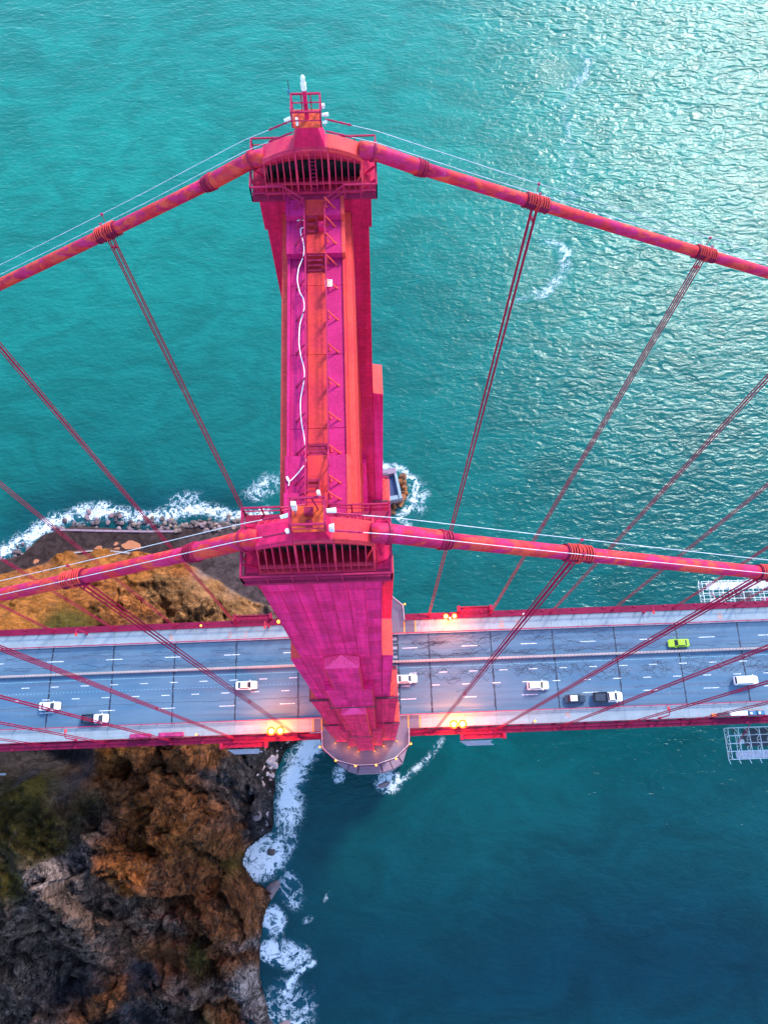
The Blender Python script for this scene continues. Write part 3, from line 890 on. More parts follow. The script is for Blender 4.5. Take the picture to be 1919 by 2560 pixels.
plate_field(near_leg, -1.79, 1.79, 70.2, 120.4, -15.5 - 2 * C1, 3, 3.0, -1, 'lamplit_plate')
plate_field(far_leg, -3.74, -2.45, 150.0, 222.6, CY - 1.8, 1, 3.0, -1, 'crimson')

# struts between the legs
ST = 221.6
strut = MB().box(-2.4, 2.4, -11.88, 11.88, 192.0, ST - 0.6).build('portal_strut', 'vermilion', tower)
for sx in (-1, 1):
    # ribs and shelf on the flank
    for x0, x1, z1 in ((2.42, 2.50, 219.6), (2.42, 2.47, 216.5)):
        for yy in (-9.4, -5.6, -1.8, 1.9, 5.7, 9.5):
            MB().box(sx * x0, sx * x1, yy - 0.06, yy + 0.06, 193, z1 - (0 if x1 > 2.48 else 1)).build('flank_rib', 'vermilion', strut) if x1 > 2.48 else None
    MB().box(sx * 2.02, sx * 2.44, -11.86, 11.86, ST - 0.58, ST - 0.42).build('shelf_plate', 'salmon', strut)
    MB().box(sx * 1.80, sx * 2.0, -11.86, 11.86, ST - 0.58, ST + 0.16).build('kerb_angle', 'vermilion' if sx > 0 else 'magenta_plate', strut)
    MB().box(sx * 2.44, sx * 2.52, -11.86, 11.86, 214.0, ST - 0.9).build('flange', 'vermilion', strut)
ye = [-7.55, -5.4, 0.0, 5.4, 7.55]
for a, b in zip(ye, ye[1:]):
    for x0, x1, mt in ((-1.78, -0.68, 'magenta_plate'), (-0.64, 0.64, 'vermilion'), (0.68, 1.78, 'magenta_plate')):
        MB().box(x0, x1, a + 0.018, b - 0.018, ST - 0.58, ST + (0.012 if mt == 'vermilion' else 0.0)).build('top_plate', mt, strut)
for s in (-1, 1):
    for (a, b, zz) in ((7.55, 10.25, 222.25), (10.25, 11.86, 222.82)):
        for x0, x1, mt in ((-1.78, -0.68, 'magenta_plate'), (-0.64, 0.64, 'vermilion'), (0.68, 1.78, 'magenta_plate')):
            MB().box(x0, x1, s * (a + 0.018), s * (b - 0.018), ST - 0.58, zz + (0.012 if mt == 'vermilion' else 0.0)).build('top_plate', mt, strut)
        for sx in (-1, 1):
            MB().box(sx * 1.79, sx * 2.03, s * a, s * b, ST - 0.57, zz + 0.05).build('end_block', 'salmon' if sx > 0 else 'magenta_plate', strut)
    # steps up to the landings
    for y0, zl, k, hw in ((7.5, ST, 4, 0.60), (10.2, 222.25, 3, 0.60)):
        for i in range(k):
            zt = zl + (0.65 / k) * (i + 0.6)
            yy = y0 - 0.9 + 0.9 * i / (k - 1) if k > 1 else y0
            MB().box(-hw, hw if y0 < 9 else 0.1, s * (yy - 0.09), s * (yy + 0.09), zt - 0.03, zt).build('stair_tread', 'dark_crimson', strut)
        for sx in (-1, 1):
            xx = sx * hw if y0 < 9 or sx < 0 else 0.1
            MB().bar((xx, s * (y0 - 1.05), zl + 0.02), (xx, s * (y0 + 0.05), zl + 0.66), 0.05, 0.16).build('stair_stringer', 'dark_crimson', strut)
# walkway handrails with outriggers
for sx in (-1, 1):
    mb = MB()
    mb.rail([(sx * 0.70, -7.5), (sx * 0.70, 7.5)], ST, 1.05, 0.05, 2.5)
    for s in (-1, 1):
        mb.bar((sx * .70, s * 7.5, ST + 1.05), (sx * .70, s * 8.3, 222.25 + 1.05), 0.10)
        mb.rail([(sx * 0.70, s * 8.3), (sx * 0.70, s * 11.2)], 222.25, 1.05, 0.05, 1.9)
        mb.bar((sx * .70, s * 11.2, 223.3), (sx * 2.1, s * 11.65, 224.15), 0.09)
        mb.bar((sx * .70, s * 11.2, 222.85), (sx * 2.1, s * 11.65, 223.6), 0.07)
    mb.build('handrail', 'rail_red', strut)
    for yy in (-10.6, -9.3, -7.0, -4.7, -2.2, 0.3, 2.8, 5.3, 7.2, 8.5, 9.9, 11.0):
        zf = ST if abs(yy) < 7.5 else (222.25 if abs(yy) < 10.25 else 222.82)
        b = MB()
        b.bar((sx * 0.72, yy, zf + 0.95), (sx * 1.35, yy - 0.15, zf + 0.03), 0.075)
        b.bar((sx * 0.75, yy, zf + 0.95), (sx * 0.78, yy, zf), 0.06)
        b.box(sx * 1.28, sx * 1.46, yy - 0.22, yy - 0.06, zf + 0.002, zf + 0.04)
        b.box(sx * 0.74, sx * 0.90, yy - 0.08, yy + 0.08, zf + 0.002, zf + 0.04)
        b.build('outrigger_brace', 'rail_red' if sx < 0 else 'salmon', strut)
MB().box(0.22, 0.62, 9.35, 9.85, 222.27, 222.75).build('hatch_box', 'crimson', strut)
# lower struts
for z0, z1, xh in ((150, 162, 3.2), (108, 120.5, 3.6), (80.5, 86, 4.2)):
    st2 = MB().box(-xh, xh, -11.9 + 0.02, 11.9 - 0.02, z0, z1).build('portal_strut', 'crimson', tower)
    for sx in (-1, 1):
        for yy in (-8, -4, 0, 4, 8):
            MB().box(sx * (xh + 0.003), sx * (xh + 0.15), yy - 0.2, yy + 0.2, z0 + 0.4, z1 - 0.4).build('flank_rib', 'crimson', st2)
for sx in (-1, 1):
    for s in (-1, 1):
        MB().bar((sx * 3.0, s * 11.5, 61), (sx * 3.0, -s * 11.5, 20), 1.4).build('cross_brace', 'crimson', tower)
# top platforms with railings round the saddles
for s in (-1, 1):
    p = MB()
    p.box(-4.35, 4.35, s * (CY - 2.1), s * (CY + 2.15), ZP - 0.12, ZP)
    plat = p.build('top_platform', 'dark_crimson', tower)
    r = MB()
    yi, yx = s * (CY - 2.08), s * (CY + 2.13)
    r.rail([(2.1, yi), (4.33, yi), (4.33, yx), (-4.33, yx), (-4.33, yi), (-2.1, yi)], ZP, 1.33, 0.05, 1.45)
    r.build('platform_railing', 'rail_red', plat)
    fs = MB()
    fs.box(-4.36, 4.36, s * (CY + 2.16), s * (CY + 2.2), ZP - 0.35, ZP + 0.02)
    for xx in (-4.2, -2.5, -0.9, 0.9, 2.5, 4.2):
        fs.bar((xx, s * (CY + 2.12), ZP - 0.1), (xx, s * (CY + 1.82), ZP - 0.9), 0.10)
    fs.build('platform_fascia', 'rail_red', plat)
    for sx in (-1, 1):
        b = MB()
        for yy in (-1.2, 0.0, 1.2):
            b.bar((sx * 3.6, s * CY + yy, ZP + 0.06), (sx * 4.25, s * CY + yy, ZP + 0.75), 0.11)
        b.box(sx * 3.5, sx * 4.2, s * CY - 1.5, s * CY + 1.5, ZP + 0.003, ZP + 0.05)
        b.build('end_bracket', 'crimson', plat)

# pier under the tower
pier = empty('tower_pier', (0, 0, 0))
tag(pier, 'faceted grey concrete pier standing in the water beneath the tower', 'pier')
half = [(12, -13), (9.9, -18.9), (7.0, -20.5), (3.9, -21.3), (-3.9, -21.4), (-6.9, -20.4), (-9.8, -18.4), (-12, -13)]
outline = half + [(-x, -y) for x, y in half]
MB().prism(outline, -6, 12.6).build('pier_body', 'pier_concrete', pier)
inner = [(x * 0.82, y * 0.86) for x, y in outline]
kk = len(outline)
for i in range(kk):
    a, b = Vector(outline[i]), Vector(outline[(i + 1) % kk]); c, d = Vector(inner[(i + 1) % kk]), Vector(inner[i])
    mid = (a + b + c + d) / 4
    q = [mid + (v - mid) * 0.92 for v in (a, b, c, d)]
    zt = 13.25 + 0.25 * random.random()
    if len(set((round(a.x, 2), round(b.x, 2)))) >= 1:
        q = [(v.x, v.y) for v in q]
        area = sum(q[j][0] * q[(j + 1) % 4][1] - q[(j + 1) % 4][0] * q[j][1] for j in range(4))
        if area < 0: q = q[::-1]
        MB().prism(q, 12.61, zt).build('coping_slab', 'pier_concrete', pier)
MB().prism(inner if sum(inner[j][0] * inner[(j + 1) % kk][1] - inner[(j + 1) % kk][0] * inner[j][1] for j in range(kk)) > 0 else inner[::-1], 12.605, 13.0).build('pier_top', 'pier_concrete', pier)

# ---------------------------------------------------------------- cable saddles
def cover_z(x): return 226.10 - 0.092 * x * x
for s, where in ((-1, 'near'), (1, 'far')):
    y0 = s * CY
    sad = empty('cable_saddle', (0, y0, ZP))
    tag(sad, {'near': 'ribbed crimson cable saddle housing under the open beacon tray, nearer the camera',
              'far': 'ribbed crimson cable saddle housing under the beacon mast at the far end of the strut'}[where], 'saddle', 'cable saddles')
    MB().box(-3.45, 3.45, y0 - 1.62, y0 + 1.62, ZP + 0.003, ZP + 0.16).build('base_plate', 'saddle_red', sad)
    # trough
    tr = MB(); kx = 14
    prof = [(-0.64, -0.10), (-0.66, -0.5), (-0.52, -0.9), (-0.22, -1.10), (0.22, -1.10), (0.52, -0.9), (0.66, -0.5), (0.64, -0.10)]
    for i in range(kx + 1):
        x = -3.35 + 6.7 * i / kx
        zb = cover_z(x) - 0.12
        deep = 1.0 if abs(x) < 3.2 else 0.8
        for a, b in prof:
            tr.v.append((x, y0 + a, zb + b * deep * (0.75 + 0.4 * (1 - (x / 3.4) ** 2))))
    k = len(prof)
    for i in range(kx):
        for j in range(k):
            tr.f.append((i * k + j, (i + 1) * k + j, (i + 1) * k + (j + 1) % k, i * k + (j + 1) % k))
    tr.f.append(tuple(range(k))); tr.f.append(tuple(kx * k + j for j in range(k - 1, -1, -1)))
    tr.build('trough', 'saddle_red', sad)
    # near-black block below the trough: shadow between the ribs put into its colour
    MB().box(-3.2, 3.2, y0 - 0.35, y0 + 0.35, ZP + 0.17, 224.55).build('shade_core', 'shade_black', sad)
    # ribs
    for i in range(16):
        x = -3.30 + 6.6 * i / 15
        thick = 0.13 if i in (5, 10) else 0.055
        zt = cover_z(x) - 0.22
        for f in (-1, 1):
            poly = [(y0 + f * 0.36, ZP + 0.17), (y0 + f * 1.56, ZP + 0.17), (y0 + f * 1.52, ZP + 0.85), (y0 + f * 0.76, zt), (y0 + f * 0.665, zt - 0.05), (y0 + f * 0.665, zt - 0.6), (y0 + f * 0.86, ZP + 1.2), (y0 + f * 0.36, ZP + 0.9)]
            if f < 0: poly = poly[::-1]
            MB().prism_x(poly, x - thick / 2, x + thick / 2).build('rib', 'saddle_red', sad)
    for f in (-1, 1):
        MB().box(-3.36, 3.36, y0 + f * 1.30, y0 + f * 1.52, ZP + 0.80, ZP + 0.845).build('rib_flange', 'saddle_red', sad)
    # cover plates in three lengths
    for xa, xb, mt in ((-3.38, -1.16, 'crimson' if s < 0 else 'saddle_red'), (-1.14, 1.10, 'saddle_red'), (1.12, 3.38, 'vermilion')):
        cv = MB(); kx = 8
        pr = [(-0.74, -0.24), (-0.74, -0.14), (-0.56, 0.02), (0.56, 0.02), (0.74, -0.14), (0.74, -0.24)]
        for i in range(kx + 1):
            x = xa + (xb - xa) * i / kx
            for a, b in pr: cv.v.append((x, y0 + a, cover_z(x) + b))
        k = len(pr)
        for i in range(kx):
            for j in range(k):
                cv.f.append((i * k + j, i * k + (j + 1) % k, (i + 1) * k + (j + 1) % k, (i + 1) * k + j))
        cv.f.append(tuple(range(k - 1, -1, -1))); cv.f.append(tuple(kx * k + j for j in range(k)))
        cp = cv.build('cover_plate', mt, sad)
        bl = MB()
        for i in range(15):
            x = xa + 0.08 + (xb - xa - 0.16) * i / 14
            for f in (-1, 1):
                bl.box(x - 0.022, x + 0.022, y0 + f * 0.62, y0 + f * 0.66, cover_z(x) - 0.12, cover_z(x) - 0.02)
        bl.build('bolt_row', 'dark_crimson', cp)

    # ---- beacon tray on top of the saddle
    tray = empty('beacon_tray', (-0.09, y0, 226.2))
    tag(tray, {'near': 'open red beacon tray with orange floor and white lamps on the nearer saddle',
               'far': 'red beacon cage with a tall white-topped mast on the farther saddle'}[where], 'beacon', 'beacon trays')
    xc = -0.09; zf = 227.95; zt = 229.2
    MB().hexa([(xc - 1.05, y0 - 0.62, 226.15), (xc + 1.05, y0 - 0.62, 226.15), (xc + 1.05, y0 + 0.62, 226.15), (xc - 1.05, y0 + 0.62, 226.15)],
              [(xc - 0.6, y0 - 0.42, zf - 0.06), (xc + 0.6, y0 - 0.42, zf - 0.06), (xc + 0.6, y0 + 0.42, zf - 0.06), (xc - 0.6, y0 + 0.42, zf - 0.06)]).build('pedestal', 'crimson', tray)
    MB().box(xc - 0.92, xc + 0.92, y0 - 0.74, y0 + 0.74, zf - 0.05, zf).build('tray_floor', 'rust_floor', tray)
    cg = MB()
    for zz in (zt, zf + 0.55):
        for a, b in (((-.92, -.74), (.92, -.74)), ((.92, -.74), (.92, .74)), ((.92, .74), (-.92, .74)), ((-.92, .74), (-.92, -.74))):
            cg.bar((xc + a[0], y0 + a[1], zz), (xc + b[0], y0 + b[1], zz), 0.11 if zz == zt else 0.06)
    for sx in (-.92, .92):
        for sy in (-.74, .74): cg.bar((xc + sx, y0 + sy, zf), (xc + sx, y0 + sy, zt), 0.09)
    if s > 0:
        for xx in (-0.3, 0.3): cg.bar((xc + xx, y0 + .74, zf), (xc + xx, y0 + .74, zt), 0.07)
    cg.build('cage_frame', 'rail_red', tray)
    def lamp(x, y, z, dx, dy, r=0.10, ln=0.42):
        MB().tube([(x, y, z), (x + dx * ln, y + dy * ln, z + 0.04)], [r, r * 1.25], 10).build('lamp_housing', 'white_plastic', tray)
        MB().bar((x + dx * ln * .5, y + dy * ln * .5, z - 0.32), (x + dx * ln * .5, y + dy * ln * .5, z - 0.05), 0.06).build('lamp_bracket', 'grey_metal', tray)
    if s < 0:
        lamp(xc - 1.45, y0 - 0.1, 228.6, 1, 0.25, 0.10, 0.5)
        lamp(xc + 1.0, y0 + 0.15, 228.7, 1, 0.0, 0.12, 0.5)
        MB().tube([(xc + 0.62, y0 + 0.95, zt - 0.25), (xc + 0.62, y0 + 0.95, zt + 0.3)], 0.10, 10).build('lamp_housing', 'white_plastic', tray)
        MB().box(xc - 0.84, xc - 0.58, y0 + 0.30, y0 + 0.52, zf + 0.45, zt + 0.12).build('lamp_housing', 'white_plastic', tray)
        MB().bar((xc - 0.7, y0 + 0.3, zf + .02), (xc - 0.7, y0 + 0.3, zf + 0.45), 0.05).build('lamp_bracket', 'blue_gear', tray)
        MB().tube([(xc - 1.12, y0 - 0.75, 228.1), (xc - 1.12, y0 - 0.75, 228.35)], 0.12, 10).build('lamp_housing', 'white_plastic', tray)
        MB().tube([(xc + 1.05, y0 - 0.45, 227.6), (xc + 1.32, y0 - 0.45, 227.6)], [0.20, 0.26], 12).build('horn', 'plank', tray)
        MB().box(xc - 0.22, xc + 0.25, y0 + 0.12, y0 + 0.5, zf + 0.002, zf + 0.5).build('junction_box', 'dark_crimson', tray)
        MB().box(xc - 0.15, xc + 0.2, y0 - 0.5, y0 - 0.1, zf + 0.002, zf + 0.12).build('hatch', 'dark_crimson', tray)
        MB().bar((xc + 0.5, y0 + 0.5, zf), (xc + 0.25, y0 + 0.68, zt), 0.06).build('brace', 'dark_crimson', tray)
    else:
        MB().tube([(xc, y0, zf), (xc, y0, zf + 2.3)], [0.15, 0.13], 12).build('mast', 'crimson', tray)
        MB().tube([(xc, y0, zf + 2.3), (xc, y0, zf + 2.75), (xc, y0, zf + 2.8), (xc, y0, zf + 3.2), (xc, y0, zf + 3.35)], [0.18, 0.18, 0.14, 0.14, 0.04], 12).build('mast_lamp', 'white_plastic', tray)
        lamp(xc - 1.45, y0 - 0.4, 228.2, 1, 0.35)
        lamp(xc + 0.98, y0 - 0.2, 228.4, 1, 0.0)
        lamp(xc + 1.0, y0 - 0.55, 228.1, 1, 0.2, 0.09, 0.3)
        MB().box(xc + 1.0, xc + 1.2, y0 + 0.1, y0 + 0.3, 228.6, 228.85).build('lamp_housing', 'plank', tray)
        MB().tube([(xc - 0.62, y0 - 0.62, zf + 0.1), (xc - 0.62, y0 - 0.62, zf + 0.65)], 0.09, 10).build('lamp_housing', 'white_plastic', tray)
        MB().tube([(xc - 1.0, y0 + 0.7, zt), (xc - 1.0, y0 + 0.7, zt + 1.1)], 0.025, 6).build('aerial', 'dark_metal', tray)
        MB().box(xc - 1.1, xc - 0.97, y0 + .6, y0 + .72, zt + .1, zt + .4).build('aerial_box', 'blue_gear', tray)

# ladder and fittings on the far saddle's near side
lad = MB()
for xx in (-0.15, 0.25):
    lad.bar((xx, CY - 1.62, ZP + 0.16), (xx, CY - 0.95, 225.9), 0.05)
for i in range(11):
    t = i / 10
    lad.bar((-0.15, CY - 1.62 + 0.67 * t, ZP + 0.16 + t * 2.89), (0.25, CY - 1.62 + 0.67 * t, ZP + 0.16 + t * 2.89), 0.035)
tag(lad.build('ladder', 'rail_red'), 'narrow red ladder leaning on the ribbed flank of the far saddle', 'ladder')

# ---------------------------------------------------------------- main cables
PS = 15.24; X1 = 16.30
def cable_z(x):
    a = abs(x)
    if x >= 0:
        if a < 4.2: return 225.35 - 0.025 * a * a
        if a < 7.5: return 224.91 - (a - 4.2) * 0.50
        return 223.26 - 0.447 * (a - 7.5) + 0.00017 * (a - 7.5) ** 2
    if a < 4.2: return 225.05 - 0.035 * a * a
    if a < 7.5: return 224.43 - (a - 4.2) * 0.62
    return 222.38 - 0.575 * (a - 7.5) + 0.00035 * (a - 7.5) ** 2
XR, XL = 215.0, -150.0
CABLES = {}
for s, where in ((-1, 'near'), (1, 'far')):
    y = s * CY
    cab = empty('main_cable', (0, y, 225.0))
    tag(cab, {'near': 'thick crimson main cable passing over the nearer saddle', 'far': 'thick crimson main cable passing over the farther saddle'}[where], 'cable', 'main suspension cables')
    CABLES[s] = cab
    xsn = list(np.arange(7.4, XR, 3.0)) + [XR]
    MB().tube([(x, y, cable_z(x)) for x in xsn], 0.465, 20).build('cable_wrapping', 'cable_paint', cab, smooth=True)
    xsn = list(np.arange(-7.4, XL, -3.0)) + [XL]
    MB().tube([(x, y, cable_z(x)) for x in xsn], 0.465, 20).build('cable_wrapping', 'cable_paint', cab, smooth=True)
    for sx in (-1, 1):
        xsn = [sx * v for v in (3.2, 3.6, 4.1, 4.6, 5.3, 6.2, 7.1, 7.45)]
        MB().tube([(x, y, cable_z(x)) for x in xsn], [0.60, 0.60, 0.60, 0.56, 0.56, 0.56, 0.56, 0.56], 20).build('cable_sleeve', 'cable_paint', cab, smooth=True)
        for x, r, w in ((4.15, 0.68, 0.16), (7.25, 0.64, 0.10), (7.45, 0.62, 0.08), (7.65, 0.60, 0.10), (7.85, 0.56, 0.08)):
            xx = sx * x
            d = Vector((0.1 * sx, 0, cable_z(xx + 0.1 * sx) - cable_z(xx))).normalized()
            c = Vector((xx, y, cable_z(xx)))
            MB().tube([c - d * w / 2, c + d * w / 2], r, 20).build('collar', 'dark_crimson', cab)
        bl = MB()
        for x in np.arange(4.7, 7.1, 0.55):
            xx = sx * x
            bl.box(xx - .09, xx + .09, y - .07, y + .07, cable_z(xx) - 0.68, cable_z(xx) - 0.54)
        bl.build('drip_nipple', 'dark_crimson', cab)

def band_mesh():
    mb = MB()
    mb.tube([(-0.95, 0, 0), (0.95, 0, 0)], 0.525, 20)
    for x in (-0.95, 0.95): mb.tube([(x - 0.05, 0, 0), (x + 0.05, 0, 0)], 0.56, 20)
    for x in np.linspace(-0.85, 0.85, 8):
        mb.box(x - 0.05, x + 0.05, -0.12, 0.12, -0.70, -0.5)
    return proto_mesh(mb, 'cable_band', 'chord_red')
def bolt_mesh():
    mb = MB()
    for i in range(9):
        if i == 4: continue
        x = -0.84 + 0.21 * i
        pts = [(x, 0.60 * math.cos(a), 0.60 * math.sin(a)) for a in np.linspace(0.55, math.pi - 0.55, 8)]
        mb.tube(pts, 0.055, 6)
    for x in (-0.09, 0.09):
        pts = [(x, 0.60 * math.cos(a), 0.60 * math.sin(a)) for a in np.linspace(-0.3, math.pi + 0.3, 11)]
        mb.tube(pts, 0.05, 6)
    return proto_mesh(mb, 'clamp_bolts', 'salmon')
BAND = band_mesh(); BOLTS = bolt_mesh()
ROPE = proto_mesh(MB().tube([(0, 0, 0), (0, 0, 1)], 0.052, 6), 'rope', 'rope_red')
SOCKET = proto_mesh(MB().tube([(0, 0, 0), (0, 0, 0.55)], [0.10, 0.065], 8), 'rope_socket', 'rail_red')
SPREAD = proto_mesh(MB().box(-0.27, 0.27, -0.05, 0.05, -0.06, 0.06).box(-0.06, 0.06, -0.24, 0.24, -0.05, 0.05), 'rope_spreader', 'dark_crimson')
POST = proto_mesh(MB().tube([(0, 0, 0), (0, 0, 1.15)], 0.025, 6).box(-0.09, 0.09, -0.06, 0.06, 1.1, 1.25), 'hand_rope_post', 'rail_red')
ORD = ['first', 'second', 'third', 'fourth', 'fifth', 'sixth', 'seventh', 'eighth', 'ninth', 'tenth', 'eleventh', 'twelfth', 'thirteenth']
for s, where in ((-1, 'nearer'), (1, 'farther')):
    cab = CABLES[s]
    for sx, side, cnt in ((1, 'right', 11), (-1, 'left', 7)):
        for i in range(cnt):
            x = sx * (X1 + PS * i)
            zc = cable_z(x)
            slope = (cable_z(x + 0.5) - cable_z(x - 0.5))
            bd = inst('cable_band', BAND, cab, (x, s * CY, zc), (0, -math.atan(slope), 0))
            bo = bpy.data.objects.new('clamp_bolts', BOLTS); COL.objects.link(bo); bo.parent = bd
            for dy in (-0.45, 0.45):
                inst('hand_rope_post', POST, cab, (x, s * CY + dy, zc + 0.35))
            base = zd(x) + 0.15
            e = empty('suspender', (x, s * CY, base))
            tag(e, f'red suspender rope hanging from the {where} main cable, {ORD[i]} {side} of the tower', 'suspender', 'suspender ropes')
            ln = zc - 0.35 - base
            for dx in (-0.20, 0.20):
                for dy in (-0.16, 0.16):
                    inst('rope', ROPE, e, (x + dx, s * CY + dy, base), (0, 0, 0), (1, 1, ln))
                    inst('rope_socket', SOCKET, e, (x + dx, s * CY + dy, base))
            for hz in (ln - 1.4, ln * 0.5):
                inst('rope_spreader', SPREAD, e, (x, s * CY, base + hz))
    # hand ropes
    for dy, which in ((-0.5, 'near-side'), (0.5, 'far-side')):
        for sx, side in ((1, 'right'), (-1, 'left')):
            y = s * CY + dy
            pts = [(sx * 1.05, y * 1.0, 227.35)]
            for x in list(np.arange(4.5, (XR if sx > 0 else -XL), 4.0)):
                lift = 1.50 if x > X1 - 2 else 1.50 + 0.0
                pts.append((sx * x, y, cable_z(sx * x) + lift))
            if sx > 0: pts[1] = (sx * 4.5, y, 226.2); pts[2] = (sx * 8.5, y, cable_z(sx * 8.5) + 1.55)
            else: pts[1] = (sx * 4.5, y, 225.75); pts[2] = (sx * 8.5, y, cable_z(sx * 8.5) + 1.6)
            o = MB().tube(pts, 0.021, 5).build('hand_rope', 'steel_wire')
            tag(o, f'pale {which} hand rope above the {where} main cable, running {side} from the tower', 'wire rope', 'hand ropes')
            d = Vector(pts[1]) - Vector(pts[0])
            MB().tube([Vector(pts[0]) + d * t for t in (0.0, 0.12, 0.25, 0.3, 0.42, 0.45, 0.5)], [0.04, 0.07, 0.05, 0.075, 0.05, 0.09, 0.03], 6).build('turnbuckle', 'rail_red', o)

# hose along the left handrail and the square sign
HOSE = [[(-1.27, 10.18), (-1.05, 10.3), (-0.88, 10.24), (-0.79, 10.2), (-0.72, 9.95), (-0.70, 9.76), (-0.85, 9.62), (-1.0, 9.55), (-1.03, 9.26), (-0.98, 8.9), (-0.88, 8.53), (-0.80, 7.9), (-0.86, 7.31), (-1.03, 6.8), (-1.18, 6.33), (-1.27, 5.5), (-1.21, 4.94), (-1.07, 4.31),
         (-0.89, 3.97), (-0.8, 3.3), (-0.89, 2.75), (-1.10, 1.88), (-1.16, 0.76), (-1.13, 0.17), (-1.0, -0.7), (-0.87, -1.2), (-0.80, -1.9), (-0.89, -2.63), (-1.06, -3.72), (-1.03, -5.02), (-0.84, -6.3), (-0.76, -7.2), (-0.75, -8.17), (-0.90, -8.37), (-1.31, -8.9), (-1.75, -9.32), (-1.92, -9.1), (-1.88, -9.0), (-1.76, -9.3), (-1.80, -9.63)]]
for h in HOSE:
    pts = []
    for x, y in h:
        zb = ST if abs(y) < 7.5 else 222.25
        pts.append((x, y, max(zb + 0.10, 222.3 + (0.10 if abs(y) > 7.5 else 0.0))))
    sm = []
    for i in range(len(pts) - 1):
        p0, p1, p2, p3 = [Vector(pts[max(0, min(len(pts) - 1, i + q))]) for q in (-1, 0, 1, 2)]
        for t in (0, .25, .5, .75):
            sm.append(0.5 * ((2 * p1) + (-p0 + p2) * t + (2 * p0 - 5 * p1 + 4 * p2 - p3) * t * t + (-p0 + 3 * p1 - 3 * p2 + p3) * t ** 3))
    sm.append(Vector(pts[-1]))
    tag(MB().tube(sm, 0.036, 6).build('hose', 'white_plastic', smooth=True), 'white hose draped in loops along the left handrail on top of the strut', 'hose')
sg = empty('letter_sign', (0.87, 4.88, ST))
tag(sg, 'small white square sign with an orange letter E beside the strut walkway', 'sign')
MB().box(0.62, 1.11, 4.62, 5.14, ST + 0.98, ST + 1.01).build('board', 'white_paint', sg)
e_ = MB()
z0, z1 = ST + 1.013, ST + 1.018
e_.box(0.67, 0.78, 4.67, 5.09, z0, z1); e_.box(0.78, 1.02, 4.99, 5.09, z0, z1); e_.box(0.78, 1.0, 4.84, 4.92, z0, z1); e_.box(0.78, 1.02, 4.67, 4.77, z0, z1)
e_.build('letter', 'orange_paint', sg)
MB().bar((0.80, 4.9, ST), (0.80, 4.9, ST + 0.98), 0.05).build('post', 'rail_red', sg)

# ---------------------------------------------------------------- deck
JOINTS = [-16.1 - PS * i for i in range(9, -1, -1)] + [-8.4, 8.4] + [16.05 + PS * i for i in range(14)]
road = empty('roadway', (0, 0, zd(0)))
tag(road, kind='structure')
MB().longbox(JOINTS[0], JOINTS[-1], -9.72, 9.72, -0.30, -0.05).build('road_bed', 'tar', road, graded)
for a, b in zip(JOINTS, JOINTS[1:]):
    g = 0.11
    MB().longbox(a + g, b - g, -9.60, 9.60, -0.048, 0.0).build('road_panel', 'asphalt', road, graded)
# comb joints at the tower
for x in (-8.4, 8.4):
    sgn = 1 if x > 0 else -1
    for k_ in range(26):
        y = -9.3 + 18.6 * k_ / 25
        MB().box(x - sgn * 1.2, x - sgn * 0.15, y - 0.20, y + 0.20, 0.004, 0.02).build('joint_finger', 'tar' if k_ % 3 else 'grey_metal', road, graded)
# lane dashes
def dashes(y, start, per, ln, w=0.16):
    x = start
    while x > -150: x -= per
    while x < 210:
        x += per
        if any(x - 0.2 < j < x + ln + 0.2 for j in JOINTS) and random.random() < 0.3: pass
        MB().longbox(x, x + ln * random.uniform(0.93, 1.0), y - w / 2, y + w / 2, 0.004, 0.008, 2.0).build('lane_dash', 'lane_white', road, graded)
dashes(6.2, 9.4, 14.6, 4.1)
dashes(0.03, 10.9, 7.3, 2.0)
dashes(-3.0, 9.0, 7.3, 2.0)
dashes(-6.1, 8.6, 14.6, 3.9)
st = MB()
x = -150
while x < 205:
    st.box(x, x + 0.30, 1.34, 1.44, 0.004, 0.018)
    x += 0.55
tag(st.build('road_studs', 'stud_cyan', road, graded), kind='stuff')
st = MB(); x = -150
while x < -6:
    st.box(x, x + 0.25, -1.50, -1.42, 0.004, 0.014); x += 0.9
tag(st.build('road_studs', 'stud_cyan', road, graded), kind='stuff')
# tar crack sealing: wandering strips
ck = MB()
def crack(x, y, ln, w=0.05, drift=0.25, back=0.0):
    px, py = x, y; a = 0.0
    while px < x + ln:
        a = max(-1.0, min(1.0, a * 0.5 + random.gauss(0, 0.55)))
        if random.random() < back: a = random.choice((-1.45, 1.45))
        step = random.uniform(0.2, 0.6)
        nx, ny = px + step * math.cos(a), py + step * math.sin(a) * drift / 0.25
        ny += (y - ny) * 0.12
        if abs(ny) > 9.4 or (1.9 < ny < 4.0 and 1.9 < y < 4): ny = py
        d = Vector((nx - px, ny - py)); nrm = Vector((-d.y, d.x)).normalized() * w * random.uniform(0.7, 1.3)
        ck.add([(px - nrm.x, py - nrm.y, 0.0045), (nx - nrm.x, ny - nrm.y, 0.0045), (nx + nrm.x, ny + nrm.y, 0.0045), (px + nrm.x, py + nrm.y, 0.0045)], [(0, 1, 2, 3)])
        px, py = nx, ny
def clash(x): return any(abs(x - j) < 0.3 for j in JOINTS)
for _ in range(70):   # right of the tower, lanes beyond the barrier
    crack(random.uniform(9, 60), random.choice((8.6, 8.0, 7.2, 6.9, 5.4, 4.6, 4.2)) + random.gauss(0, .25), random.uniform(2, 9), 0.045, back=0.07)
for _ in range(110):   # right, inside lane
    crack(random.uniform(9, 95), random.choice((0.9, 0.6, -0.5, -1.1, -1.4)) + random.gauss(0, .3), random.uniform(1.5, 6), 0.045, 0.35, 0.14)
for _ in range(26):
    crack(random.uniform(9, 150), random.uniform(-5.5, -2.2), random.uniform(1.5, 5), 0.045)
